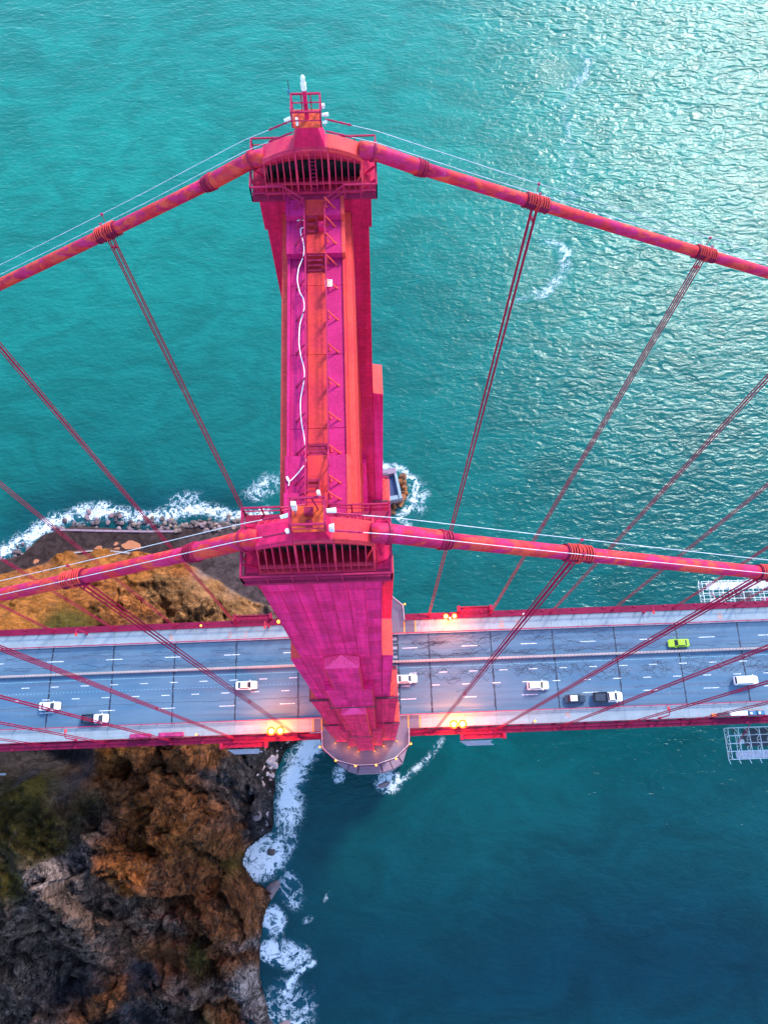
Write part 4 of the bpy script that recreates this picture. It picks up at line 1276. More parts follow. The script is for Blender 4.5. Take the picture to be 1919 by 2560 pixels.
for y in (7.4, 7.0, 4.35, 5.0):
    for x in np.arange(-140, -14, 17): crack(x, y + random.gauss(0, .1), random.uniform(6, 16), 0.05, 0.12, 0.02)
for x in np.arange(-140, -10, 15.2): crack(x, -4.75, 15.0, 0.04, 0.06)
for x in np.arange(9, 200, 20): crack(x, 4.2, 17.0, 0.06, 0.12)
for _ in range(60):
    crack(random.uniform(60, 200), random.choice((8.3, 7.2, 5.0, 0.6, -0.6, -1.2)) + random.gauss(0, .3), random.uniform(2, 8), 0.045, back=0.06)
for j in JOINTS:      # ragged sealing along the joints
    y = -9.4
    while y < 9.3:
        h = random.uniform(0.3, 1.2); w = random.uniform(0.10, 0.24); o_ = random.uniform(-0.08, 0.08)
        ck.add([(j + o_ - w, y, 0.006), (j + o_ + w, y, 0.006), (j + o_ + w, y + h, 0.006), (j + o_ - w, y + h, 0.006)], [(0, 1, 2, 3)])
        y += h + (0.0 if random.random() < 0.7 else 0.5)
tag(ck.build('crack_sealing', 'tar', road, graded), kind='stuff')

# movable median barrier: blocks on a chain
bar_root = empty('median_barrier', (0, 2.9, zd(0)))
tag(bar_root, 'long grey concrete median barrier of short linked blocks along the roadway', 'barrier')
bm = MB().prism_x([(-0.28, 0.0), (0.28, 0.0), (0.28, 0.12), (0.14, 0.3), (0.12, 0.68), (0.24, 0.74), (0.24, 0.82), (-0.24, 0.82), (-0.24, 0.74), (-0.12, 0.68), (-0.14, 0.3), (-0.28, 0.12)], -0.37, 0.37)
BLK = proto_mesh(bm, 'barrier_block', 'barrier')
HNG = proto_mesh(MB().box(-0.10, 0.10, -0.06, 0.06, 0.25, 0.60), 'hinge', 'dark_metal')
x = -118.0
while x < 128:
    inst('barrier_block', BLK, bar_root, (x, 2.93, zd(x) + 0.004), (0, 0, random.gauss(0, 0.02)))
    x += 0.84
lk = MB()
lk.longbox(-118, 128, 2.90, 2.96, 0.30, 0.55)
lk.build('link_chain', 'dark_metal', bar_root, graded)
for a, b in ((-150, -118.5), (128.5, 229)):
    m_ = MB(); m_.longbox(a, b, 2.68, 3.18, 0.004, 0.12); m_.longbox(a, b, 2.8, 3.06, 0.12, 0.82)
    m_.build('barrier_run', 'barrier', bar_root, graded)

# sidewalks, kerbs, railings, trusses
POLY = [(-10.6, -12.95), (-10.4, -16.85), (-7.15, -19.75), (-2.55, -21.05), (2.3, -21.0), (6.9, -19.7), (10.2, -16.8), (10.45, -12.95)]
for s, where in ((-1, 'near'), (1, 'far')):
    sw = empty('sidewalk', (0, s * 11.4, zd(0)))
    tag(sw, kind='structure')
    for a, b in zip(JOINTS, JOINTS[1:]):
        if a >= -8.5 and b <= 8.5: continue
        a2 = a if abs(a) > 9 else math.copysign(10.55, a); b2 = b if abs(b) > 9 else math.copysign(10.55, b)
        mid = (a2 + b2) / 2
        for c, d in ((a2, mid), (mid, b2)):
            MB().longbox(c + 0.02, d - 0.02, s * 9.98, s * 13.0, 0.02, 0.28).build('sidewalk_panel', 'sidewalk', sw, graded)
    pl = [(x, -s * y if s > 0 else y) for x, y in POLY]
    pl = [(x, (y if s < 0 else -y)) for x, y in POLY]
    full = [(-10.5, s * 9.98)] + pl + [(10.5, s * 9.98)]
    area = sum(full[j][0] * full[(j + 1) % len(full)][1] - full[(j + 1) % len(full)][0] * full[j][1] for j in range(len(full)))
    if area < 0: full = full[::-1]
    MB().prism(full, 0.01, 0.30).build('tower_terrace', 'platform_floor', sw, graded)
    # sea-side face of the terrace
    fa = MB()
    for (ax, ay), (bx, by) in zip(pl, pl[1:]):
        fa.bar((ax, ay, -0.35), (bx, by, -0.35), 0.25, 0.9)
    fa.build('terrace_girder', 'chord_red', sw, graded)
    kb = MB()
    kb.longbox(JOINTS[0], JOINTS[-1], s * 9.62, s * 9.96, -0.02, 0.30)
    kb.build('kerb', 'kerb', sw, graded)
    for xx in ((-12.55, -10.43, 10.2, 12.95)):
        if s > 0 and xx < 0: pass
        MB().box(xx - 0.13, xx + 0.13, s * 10.0, s * 12.9, 0.305, 0.312).build('yellow_strip', 'yellow_paint', sw, graded)
    for a, b in ((10.5, 12.7), (-12.3, -10.6)):
        MB().box(a, b, s * 10.0, s * 12.95, 0.284, 0.300).build('joint_plate', 'platform_floor', sw, graded)
    # painted marks and hatches
    for xx in ([-48, -33.5, -29.5, 34, 37.8, 88] if s > 0 else [48, -8]):
        for k_ in range(6):
            MB().box(xx + random.uniform(-.5, .5), xx + random.uniform(.6, 1.0), s * 11.2 + (k_ - 2.5) * .28 - .04, s * 11.2 + (k_ - 2.5) * .28 + .05, 0.284, 0.288).build('paint_mark', 'orange_paint', sw, graded)
    for xx in ([-67.5, 14.9, 32.5, 66.3] if s > 0 else [-67.5, -57, 68.5, 48, 33, -30, 79]):
        MB().box(xx - 0.55, xx + 0.55, s * 11.8 - 0.35, s * 11.8 + 0.35, 0.284, 0.292).build('access_cover', 'grey_metal', sw, graded)

    gr = empty('guard_rail', (0, s * 9.8, zd(0)))
    tag(gr, f'low red guard rail between the roadway and the {where} sidewalk', 'guard rail', 'guard rails')
    g = MB(); g.longbox(JOINTS[0], JOINTS[-1], s * 9.70, s * 9.86, 0.95, 1.08); g.longbox(JOINTS[0], JOINTS[-1], s * 9.73, s * 9.82, 0.60, 0.70)
    g.build('rail', 'rail_red', gr, graded)
    GP = proto_mesh(MB().box(-0.06, 0.06, -0.07, 0.07, 0.0, 0.97), 'guard_post', 'rail_red')
    x = JOINTS[0] + 0.5
    while x < JOINTS[-1]:
        inst('post', GP, gr, (x, s * 9.79, zd(x) + 0.302)); x += 3.81

    orl = empty('outer_railing', (0, s * 13.05, zd(0)))
    tag(orl, f'red pedestrian railing along the outer edge of the {where} sidewalk, bulging round the tower', 'railing', 'outer railings')
    for a, b in ((JOINTS[0], -10.6), (10.45, JOINTS[-1])):
        r = MB(); r.longbox(a, b, s * 12.98, s * 13.12, 1.38, 1.50); r.longbox(a, b, s * 13.02, s * 13.09, 0.42, 0.50)
        r.build('top_rail', 'deck_rail', orl, graded)
        x = a + 0.2; pk = MB()
        while x < b:
            if -100 < x < 115: pk.box(x - 0.025, x + 0.025, s * 13.03, s * 13.08, 0.28, 1.4)
            x += 0.35
        pk.build('pickets', 'deck_rail', orl, graded)
        x = a + 0.1
        PP = proto_mesh(MB().box(-0.10, 0.10, -0.09, 0.09, 0.0, 1.56), 'rail_post', 'deck_rail')
        while x < b:
            inst('post', PP, orl, (x, s * 13.05, zd(x) + 0.2)); x += 3.81
    r = MB()
    inset = [(x * 0.985, (y + (0.12 if y < 0 else -0.12))) for x, y in pl]
    for zz, w in ((1.48, 0.13), (0.9, 0.06), (0.5, 0.06)):
        for (ax, ay), (bx, by) in zip(inset, inset[1:]): r.bar((ax, ay, zz), (bx, by, zz), w)
    for (ax, ay), (bx, by) in zip(inset, inset[1:]):
        k_ = max(1, int(math.hypot(bx - ax, by - ay) / 0.5))
        for i in range(k_): r.bar((ax + (bx - ax) * i / k_, ay + (by - ay) * i / k_, 0.3), (ax + (bx - ax) * i / k_, ay + (by - ay) * i / k_, 1.45), 0.06)
    r.build('terrace_rail', 'deck_rail', orl, graded)
    r = MB()
    for (ax, ay), (bx, by) in zip(inset, inset[1:]): r.bar((ax, ay, 1.60), (bx, by, 1.60), 0.10)
    r.build('skylit_bar', 'steel_wire', orl, graded)  # extra pale bar: sky light on the rail put into its colour

    tr = empty('stiffening_truss', (0, s * CY, zd(0) - 8))
    tag(tr, f'dark crimson stiffening truss carrying the {where} edge of the deck', 'truss', 'stiffening trusses')
    for a, b in ((JOINTS[0], -10.7), (10.6, JOINTS[-1])):
        t = MB(); t.longbox(a, b, s * 13.20, s * 14.15, -0.75, -0.05); t.longbox(a, b, s * 14.15, s * 14.75, -0.30, -0.15); t.longbox(a, b, s * 13.35, s * 14.0, -0.045, 0.06)
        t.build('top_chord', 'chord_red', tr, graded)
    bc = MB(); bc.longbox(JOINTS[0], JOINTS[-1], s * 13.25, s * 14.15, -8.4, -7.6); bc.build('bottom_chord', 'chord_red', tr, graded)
    x = -16.1 - PS * 9; i = 0
    hp = 7.62
    while x < JOINTS[-1] - hp:
        if not (-12 < x < 4):
            MB().box(x - 0.25, x + 0.25, s * 13.4, s * 14.0, -7.58, -0.77).build('vertical', 'chord_red', tr, graded)
            za, zb = (-0.8, -7.6) if i % 2 == 0 else (-7.6, -0.8)
            MB().bar((x + 0.3, s * CY, za), (x + hp - 0.3, s * CY, zb), 0.45, 0.45).build('diagonal', 'chord_red', tr, graded)
            MB().box(x - 0.35, x + 0.35, s * 14.2, s * 14.7, -0.14, 0.10).build('gusset', 'dark_crimson', tr, graded)
        x += hp; i += 1
fb = empty('floor_beams', (0, 0, zd(0) - 2)); tag(fb, kind='structure')
x = -16.1 - PS * 9
while x < JOINTS[-1]:
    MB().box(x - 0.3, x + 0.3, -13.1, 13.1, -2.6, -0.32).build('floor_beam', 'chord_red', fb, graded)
    x += 7.62
for y in (-8, -5, -2, 1, 4, 7):
    MB().longbox(JOINTS[0], JOINTS[-1], y - 0.2, y + 0.2, -1.2, -0.33).build('stringer', 'chord_red', fb, graded)

# ---------------------------------------------------------------- lamps
def point(name, loc, energy, col, r=0.3, parent=None):
    l = bpy.data.lights.new(name, 'POINT'); l.energy = energy; l.color = col; l.shadow_soft_size = r
    o = bpy.data.objects.new(name, l); COL.objects.link(o)
    if parent is not None:
        o.parent = parent
    o.location = loc
    return o
def arm_lamp(x, s, label):
    """tall standard at the outer rail with an arm curving in over the sidewalk"""
    e = empty('street_lamp', (x, s * 12.75, zd(x) + 0.28))
    tag(e, label, 'street lamp', 'street lamps')
    z0 = zd(x) + 0.28; y0 = s * 12.75
    MB().tube([(x, y0, z0), (x, y0, z0 + 0.6), (x, y0, z0 + 0.65), (x, y0, z0 + 6.6)], [0.30, 0.30, 0.16, 0.11], 8).build('pole', 'rail_red', e)
    arc = [(x, y0 - s * (1 - math.cos(a)) * 0.9, z0 + 6.6 + math.sin(a) * 1.1) for a in np.linspace(0, math.pi / 2, 7)] + [(x, y0 - s * 1.7, z0 + 7.6)]
    MB().tube(arc, 0.10, 8).build('arm', 'rail_red', e)
    MB().hexa([(x - .28, y0 - s * 1.5 - .35, z0 + 7.35), (x + .28, y0 - s * 1.5 - .35, z0 + 7.35), (x + .28, y0 - s * 1.5 + .45, z0 + 7.35), (x - .28, y0 - s * 1.5 + .45, z0 + 7.35)],
              [(x - .2, y0 - s * 1.5 - .3, z0 + 7.7), (x + .2, y0 - s * 1.5 - .3, z0 + 7.7), (x + .2, y0 - s * 1.5 + .4, z0 + 7.7), (x - .2, y0 - s * 1.5 + .4, z0 + 7.7)]).build('lamp_head', 'salmon', e)
    MB().box(x - 0.2, x + 0.2, y0 - s * 1.5 - 0.25, y0 - s * 1.5 + 0.35, z0 + 7.28, z0 + 7.345).build('lens', 'plank', e)
arm_lamp(69.6, 1, 'unlit red street lamp with curved arm on the far sidewalk, right of the tower')
arm_lamp(-68.8, 1, 'unlit red street lamp with curved arm on the far sidewalk toward the left edge')
arm_lamp(-23.4, 1, 'unlit red street lamp with curved arm on the far sidewalk close beside the tower')
arm_lamp(69.8, -1, 'unlit red street lamp with curved arm on the near sidewalk, right of the tower')
arm_lamp(-69.2, -1, 'unlit red street lamp with curved arm on the near sidewalk, left of the tower')

def flood_pair(x, s, label, big=True):
    e = empty('floodlight', (x, s * 12.9, zd(x) + 0.28)); tag(e, label, 'floodlight', 'lit floodlight pairs')
    z0 = zd(x) + 0.28; y0 = s * 12.75
    MB().tube([(x, y0, z0), (x, y0, z0 + 4.0)], [0.2, 0.12], 8).build('pole', 'rail_red', e)
    MB().bar((x - 1.0, y0, z0 + 4.0), (x + 1.0, y0, z0 + 4.0), 0.14).build('crossbar', 'rail_red', e)
    for dx in (-1.03, 1.03):
        r = 1.0 if big else 0.70
        prof = [(0.10, 0.0), (0.10, 0.06), (r * 0.45, 0.10), (r * 0.8, 0.26), (r, 0.46), (r * 1.06, 0.46), (r * 0.85, 0.20), (r * 0.5, 0.0)]
        MB().tube([(x + dx, y0, z0 + 4.1 + q[1]) for q in prof[1:5]], [q[0] for q in prof[1:5]], 20, caps=False).build('glare_dish', 'glare_dish', e, smooth=True)  # oversized dish made to glow, painted stand-in for lens glare
        MB().tube([(x + dx, y0, z0 + 4.02), (x + dx, y0, z0 + 4.12), (x + dx, y0, z0 + 4.30)], [0.25, r * 0.52, r * 0.86], 20, caps=False).build('lamp_housing', 'dark_crimson', e)
        rb = r * 0.60
        MB().tube([(x + dx, y0, z0 + 4.20), (x + dx, y0, z0 + 4.30), (x + dx, y0, z0 + 4.48), (x + dx, y0, z0 + 4.62), (x + dx, y0, z0 + 4.66)], [rb * .5, rb, rb, rb * .6, rb * .2], 14).build('lens', 'sodium_lens', e, smooth=True)
        point('bulb', (dx, y0 - s * 12.9, 5.75), 2200 if big else 1100, (1.0, 0.14, 0.006), 0.25, e)
    MB().tube([(x, y0 - s * .25, z0 + 3.1), (x, y0 - s * .25, z0 + 3.35), (x, y0 - s * .25, z0 + 3.6)], [0.16, 0.26, 0.10], 10).build('added_spill_lamp', 'sodium_lens', e)  # made-up downlight under the crossbar, added for orange spill on the sidewalk
    point('added_spill_bulb', (0, y0 - s * 13.3, 2.9), 1900 if big else 800, (1.0, 0.22, 0.006), 0.25, e)  # added light for the spill below the dishes
flood_pair(-20.9, -1, 'pair of blazing orange floodlights on the near sidewalk, left of the tower')
flood_pair(21.6, -1, 'pair of blazing orange floodlights on the near sidewalk, right of the tower')
flood_pair(21.3, 1, 'pair of bright orange floodlights on the far sidewalk, right of the tower', False)

def post_lamp(x, y, zb, h, label, lit=True, mat='amber_lens', r=0.26, en=160):
    e = empty('post_lamp', (x, y, zb)); tag(e, label, 'post lamp', 'small post lamps')
    MB().tube([(x, y, zb), (x, y, zb + 0.25), (x, y, zb + 0.28), (x, y, zb + h)], [0.13, 0.11, 0.06, 0.05], 8).build('post', 'rail_red', e)
    zs = zb + h
    MB().tube([(x, y, zs), (x, y, zs + r * 0.5), (x, y, zs + r), (x, y, zs + r * 1.6), (x, y, zs + r * 1.9)], [r * 0.5, r * 0.95, r, r * 0.75, r * 0.25], 10).build('globe', mat, e, smooth=True)
    c = MB()
    for a in range(4):
        c.bar((x + r * 1.05 * math.cos(a * 1.571), y + r * 1.05 * math.sin(a * 1.571), zs), (x + r * .2 * math.cos(a * 1.571), y + r * .2 * math.sin(a * 1.571), zs + r * 2.0), 0.05)
    c.build('globe_cage', 'rail_red', e)
    if lit: point('bulb', (0, 0, h + r * 2.6), en, (1.0, 0.40, 0.07), 0.2, e)
post_lamp(-39.6, 13.0, zd(-39.6) + .3, 3.2, 'small lit amber lamp on the far sidewalk railing, left of the tower', en=60)
post_lamp(-20.5, 13.1, zd(-20.5) + .3, 3.6, 'lit amber lamp at the far railing tight against the left of the tower', mat='amber_lens', en=160, r=0.45)
post_lamp(-39.7, -12.75, zd(-39.7) + .3, 3.0, 'small lit amber lamp on the near sidewalk, left of the tower', en=60)
post_lamp(39.7, -12.6, zd(39.7) + .3, 3.0, 'small lit amber lamp on the near sidewalk, right of the tower', en=60)
post_lamp(39.6, 13.1, zd(39.6) + .3, 1.6, 'white unlit globe lamp on the far railing, right of the tower', lit=False, mat='white_plastic', r=0.3)
TL = [(-10.85, -16.5, 'at the left corner'), (-7.2, -19.75, 'at the left bend'), (-2.58, -21.1, 'left of the middle'), (2.22, -21.1, 'right of the middle'), (6.9, -19.85, 'at the right bend'), (10.5, -16.6, 'at the right corner')]
for x, y, w in TL:
    post_lamp(x, y, zd(x) + .3, 0.9, f'small amber lamp on the curved terrace railing {w}, before the tower', en=16)
post_lamp(10.5, 16.9, zd(10.5) + .3, 0.9, 'small glowing amber lamp on the far terrace railing behind the tower', en=16)
# spotlights at the foot of the near leg
for x, y, w in ((-7.2, -15.75, 'outer left'), (-4.1, -16.8, 'middle left'), (-1.95, -17.9, 'front left'), (1.95, -17.9, 'front right'), (4.1, -16.8, 'middle right'), (7.2, -15.75, 'outer right')):
    e = empty('spotlight', (x, y, zd(x) + 0.3)); tag(e, f'tiny amber spotlight on the terrace at the {w} corner of the leg foot', 'spotlight', 'leg foot spotlights')
    MB().box(x - .2, x + .2, y - .16, y + .16, zd(x) + 0.30, zd(x) + 0.48).build('housing', 'dark_metal', e)
    MB().box(x - .16, x + .16, y - .12, y + .12, zd(x) + 0.482, zd(x) + 0.52).build('lens', 'amber_spot', e)
    point('bulb', (0.35 * (1 if x > 0 else -1), -0.5, 0.9), 26, (1.0, 0.25, 0.03), 0.1, e)

# ---------------------------------------------------------------- vehicles
def loft(stations, prof):
    """stations: x, half width, z low, z high; prof: unit (y,z) outline"""
    mb = MB(); k = len(prof)
    for x, hw, z0, z1 in stations:
        for a, b in prof: mb.v.append((x, a * hw, z0 + b * (z1 - z0)))
    for i in range(len(stations) - 1):
        for j in range(k): mb.f.append((i * k + j, i * k + (j + 1) % k, (i + 1) * k + (j + 1) % k, (i + 1) * k + j))
    mb.f.append(tuple(range(k - 1, -1, -1))); mb.f.append(tuple((len(stations) - 1) * k + j for j in range(k)))
    return mb
PROF = [(-0.86, 0.0), (0.86, 0.0), (1.0, 0.22), (1.0, 0.62), (0.93, 0.88), (0.78, 1.0), (-0.78, 1.0), (-0.93, 0.88), (-1.0, 0.62), (-1.0, 0.22)]
WHEEL = proto_mesh(MB().tube([(0, -0.11, 0), (0, -0.09, 0), (0, 0.09, 0), (0, 0.11, 0)], [0.27, 0.33, 0.33, 0.27], 16), 'tyre', 'tyre', True)
RIMM = proto_mesh(MB().tube([(0, -0.118, 0), (0, 0.118, 0)], [0.19, 0.19], 12), 'rim', 'rim')
def vehicle(x, y, heading, kind, col, label, cat='car', roofcol=None, sc=1.0):
    e = empty('parked_car' if False else {'sedan': 'car', 'van': 'van', 'pickup': 'pickup_truck', 'suv': 'car'}[kind], (0, 0, 0))
    tag(e, label, cat, 'vehicles on the roadway')
    L = {'sedan': 2.35, 'suv': 2.4, 'van': 2.75, 'pickup': 2.95}[kind]
    hi = {'sedan': 0.88, 'suv': 1.02, 'van': 1.12, 'pickup': 1.02}[kind]
    hw = {'sedan': 0.91, 'suv': 0.95, 'van': 1.0, 'pickup': 1.0}[kind]
    stn = [(-L, hw * .80, .42, hi * .86), (-L + .08, hw * .92, .30, hi * .95), (-L + .5, hw, .24, hi), (-0.4, hw, .22, hi + .02), (L - 1.2, hw, .22, hi - .02), (L - .45, hw * .97, .24, hi - .10), (L - .10, hw * .86, .30, hi - .2), (L, hw * .70, .40, hi - .3)]
    if kind == 'pickup':
        stn = [(-0.05, hw, .24, hi)] + stn[4:]
        stn.insert(1, (0.8, hw, .22, hi + .02))
    loft(stn, PROF).build('body', col, e, smooth=False)
    cab = {'sedan': (-1.80, 1.05, -1.15, 0.30, 1.43, .80, .62), 'suv': (-2.22, 1.15, -1.95, 0.30, 1.68, .86, .70), 'van': (-2.62, 1.75, -2.5, 1.05, 2.0, .92, .80), 'pickup': (-0.02, 1.85, 0.12, 1.05, 1.80, .90, .74)}[kind]
    b0, b1, t0, t1, zt, wb, wt = cab
    zb = hi - 0.04
    lo = [(b0, -wb, zb), (b1, -wb, zb), (b1, wb, zb), (b0, wb, zb)]; up = [(t0, -wt, zt), (t1, -wt, zt), (t1, wt, zt), (t0, wt, zt)]
    MB().hexa(lo, up).build('cabin', col, e)
    rc = roofcol or col
    rl, rw = (t1 - t0), wt
    MB().hexa([(t0 - .06, -rw - .03, zt + .003), (t1 + .06, -rw - .03, zt + .003), (t1 + .06, rw + .03, zt + .003), (t0 - .06, rw + .03, zt + .003)],
              [(t0 + .08, -rw + .10, zt + .07), (t1 - .08, -rw + .10, zt + .07), (t1 - .08, rw - .10, zt + .07), (t0 + .08, rw - .10, zt + .07)]).build('roof', rc, e)
    def pane(q, name):
        q = [Vector(v) for v in q]; c = sum(q, Vector()) / 4
        nrm = (q[1] - q[0]).cross(q[3] - q[0]).normalized()
        q1 = [c + (v - c) * 0.86 + nrm * 0.004 for v in q]; q2 = [v + nrm * 0.014 for v in q1]
        MB().hexa(q1, q2).build(name, 'glass', e)
    pane([lo[1], lo[2], up[2], up[1]], 'windscreen')
    pane([lo[3], lo[0], up[0], up[3]], 'rear_window')
    pane([lo[0], lo[1], up[1], up[0]], 'side_window')
    pane([lo[2], lo[3], up[3], up[2]], 'side_window')
    for wx in (-L * 0.60, L * 0.62):
        for sy in (-1, 1):
            t = inst('wheel', WHEEL, e, (wx, sy * (hw - 0.08), 0.33)); inst('rim', RIMM, t, (0, 0, 0))
    for sy in (-1, 1):
        MB().box(L - .16, L + .01, sy * hw * .45, sy * hw * .70, hi - .50, hi - .34).build('headlight', 'headlight', e)
        MB().box(-L - .01, -L + .05, sy * hw * .50, sy * hw * .76, hi * .62, hi * .8).build('tail_light', 'taillight', e)
        MB().box(b1 - .30, b1 - .12, sy * (hw + .02), sy * (hw + .2), hi, hi + .14).build('door_mirror', col, e)
    if kind == 'pickup':
        bd = MB(); bd.box(-L, -0.08, -hw * .97, hw * .97, .45, .62); bd.build('bed_floor', 'bed_dark', e)
        w = MB(); w.box(-L, -0.08, -hw * 1.0, -hw * .93, .62, hi + .12); w.box(-L, -0.08, hw * .93, hw * 1.0, .62, hi + .12); w.box(-L - .02, -L + .07, -hw * .92, hw * .92, .62, hi + .12)
        w.build('bed_side', 'bed_dark', e)
        cr = MB(); cr.box(-L + .3, -0.5, -hw * .75, hw * .75, .621, hi + .02); cr.build('load', 'bed_dark', e)
    z = zd(x)
    e.location = (x, y, z + 0.006)
    gy = -math.atan((zd(x + 1) - zd(x - 1)) / 2)
    e.rotation_euler = (0, gy if heading > 0 else -gy, 0 if heading > 0 else math.pi)
    e.scale = (sc, sc, sc)
    return e
vehicle(-28.6, -1.43, 1, 'sedan', 'car_white', 'white car on the roadway just left of the tower', sc=1.1)
vehicle(-76.2, -4.6, 1, 'sedan', 'car_white', 'white car on the roadway toward the left edge, beside a white-cabbed pickup', sc=1.1)
vehicle(-64.9, -8.0, 1, 'pickup', 'car_white', 'white-cabbed pickup with a dark bed on the roadway left of the tower', 'pickup truck', sc=1.08)
vehicle(10.2, -1.38, 1, 'sedan', 'car_white', 'white car emerging from behind the right of the tower leg', sc=1.1)
vehicle(41.7, -4.1, 1, 'suv', 'car_white', 'white car in the lane beside the dark car, right of the tower', sc=1.08)
vehicle(50.3, -7.5, 1, 'sedan', 'car_dark', 'dark car with a white roof following a pickup near the near sidewalk', roofcol='car_white', sc=1.05)
vehicle(58.1, -7.45, 1, 'pickup', 'car_white', 'white-cabbed pickup with a black load bed right of the tower', 'pickup truck', sc=1.18)
vehicle(77.0, 4.85, -1, 'sedan', 'car_green', 'bright green car on the far side of the median barrier', sc=1.08)
vehicle(91.7, -4.7, 1, 'van', 'car_white', 'white van on the roadway at the right edge', 'van', sc=1.05)

# ---------------------------------------------------------------- things on the sidewalks
def cart(x0, x1, y, label):
    e = empty('covered_cart', ((x0 + x1) / 2, y, zd(x0) + .28)); tag(e, label, 'cart', 'tarped carts')
    z = zd((x0 + x1) / 2) + 0.28
    mb = loft([(x0, .35, z + .35, z + .9), (x0 + .3, .5, z + .3, z + 1.15), (x0 + 1.5, .52, z + .3, z + 1.05), ((x0 + x1) / 2, .5, z + .3, z + 1.2), (x1 - .8, .53, z + .3, z + 1.08), (x1 - .2, .48, z + .3, z + 1.1), (x1, .35, z + .35, z + .95)], PROF)
    mb.v = [(a, b + y, c) for a, b, c in mb.v]
    mb.build('tarpaulin', 'tarp', e)
    fr = MB(); fr.box(x0 + .1, x1 - .1, y - .45, y + .45, z + .2, z + .29); fr.build('frame', 'rail_red', e)
    for xx in (x0 + .5, x1 - .5):
        for yy in (-.4, .4): inst('wheel', WHEEL, e, (xx, y + yy, z + 0.16), (0, 0, 0), (.48, .6, .48))
cart(-56.2, -51.1, -12.4, 'purple-red tarped cart on the near sidewalk, farther from the tower of two')
cart(-49.3, -43.3, -12.35, 'purple-red tarped cart on the near sidewalk, closer to the tower of two')
# inspection gantry boxes hung outside the far railing, spotlit boards outside the near one
def gantry(x0, x1, s, label):
    e = empty('inspection_gantry', ((x0 + x1) / 2, s * 15, zd(x0))); tag(e, label, 'gantry', 'inspection gantries')
    ya, yb = s * 14.80, s * 15.85
    m_ = MB(); m_.longbox(x0, x1, ya, yb, -0.5, -0.4); m_.build('floor', 'dark_crimson', e, graded)
    m_ = MB()
    for y in (ya, yb): m_.longbox(x0, x1, y - .06, y + .06, .55, .68); m_.longbox(x0, x1, y - .05, y + .05, -.38, -.2)
    for x in np.linspace(x0, x1, 7):
        for y in (ya, yb): m_.box(x - .05, x + .05, y - .05, y + .05, -.4, .6)
    m_.build('frame', 'deck_rail', e, graded)
    m_ = MB()
    for x in (x0 - .35, x1 + .35): m_.box(x - .33, x + .33, s * 14.78, s * 16.1, -.6, .9)
    m_.build('end_box', 'dark_crimson', e, graded)
gantry(24.3, 31.6, 1, 'maroon inspection gantry outside the far railing beside the lit floodlights')
gantry(-31.6, -23.3, 1, 'maroon inspection gantry outside the far railing just left of the tower')
gantry(-34.0, -24.0, -1, 'maroon inspection gantry outside the near railing left of the tower')
gantry(23.0, 32.4, -1, 'maroon inspection gantry outside the near railing right of the tower')
for x0, x1, lab in ((22.8, 31.2, 'pale board walkway hanging below the near railing right of the tower'), (-34.0, -25.3, 'pale board walkway hanging below the near railing left of the tower')):
    e = empty('board_walkway', ((x0 + x1) / 2, -16.4, 60)); tag(e, lab, 'walkway', 'hanging board walkways')
    for i in range(4):
        y = -16.05 - i * 0.30
        MB().longbox(x0 + 0.5 * i, x1 - random.uniform(0, 1.2), y - .13, y + .13, -6.6, -6.52).build('board', 'plank', e, graded)
    h = MB()
    for x in (x0 + 2, x1 - 2): h.bar((x, -15.95, -6.55), (x, -14.4, -0.4), 0.1)
    h.build('hanger', 'rail_red', e, graded)

# small equipment on the near sidewalk at the right edge
z = zd(88) + 0.284
e = empty('equipment_box', (88.2, -12.4, z)); tag(e, 'two white storage boxes side by side on the near sidewalk at the right edge', 'box')
MB().box(86.5, 88.3, -12.8, -12.0, z, z + 1.0).build('box', 'white_paint', e); MB().box(88.4, 90.4, -12.85, -11.95, z, z + 1.1).build('box', 'white_paint', e)
MB().box(86.45, 88.35, -12.85, -11.95, z + 1.002, z + 1.05).build('lid', 'white_paint', e); MB().box(88.35, 90.45, -12.9, -11.9, z + 1.102, z + 1.15).build('lid', 'white_paint', e)
e = empty('generator', (92.6, -12.5, z)); tag(e, 'blue generator set with white fittings beside the white boxes on the near sidewalk', 'generator')
for i, xx in enumerate((90.9, 92.9)):
    MB().box(xx, xx + 1.7, -12.9, -11.9, z + 0.12, z + 1.0).build('housing', 'blue_gear', e)
    MB().box(xx + .2, xx + .7, -12.7, -12.2, z + 1.004, z + 1.15).build('exhaust', 'white_paint', e)
    MB().box(xx + .05, xx + 1.6, -12.8, -12.0, z, z + .118).build('skid', 'dark_metal', e)
    MB().box(xx + .1, xx + 1.5, -11.88, -11.80, z + .2, z + .9).build('panel', 'orange_paint', e)
e = empty('tool_chest', (84.6, -12.6, z)); tag(e, 'dark grey tool chest with orange ends on the near sidewalk left of the white boxes', 'tool chest')
MB().box(83.6, 86.1, -12.95, -12.1, z, z + .8).build('chest', 'grey_metal', e); MB().box(83.55, 86.15, -13.0, -12.05, z + .802, z + .88).build('lid', 'dark_metal', e)
MB().box(82.2, 83.3, -12.9, -12.2, z, z + .45).build('tray', 'orange_paint', e)

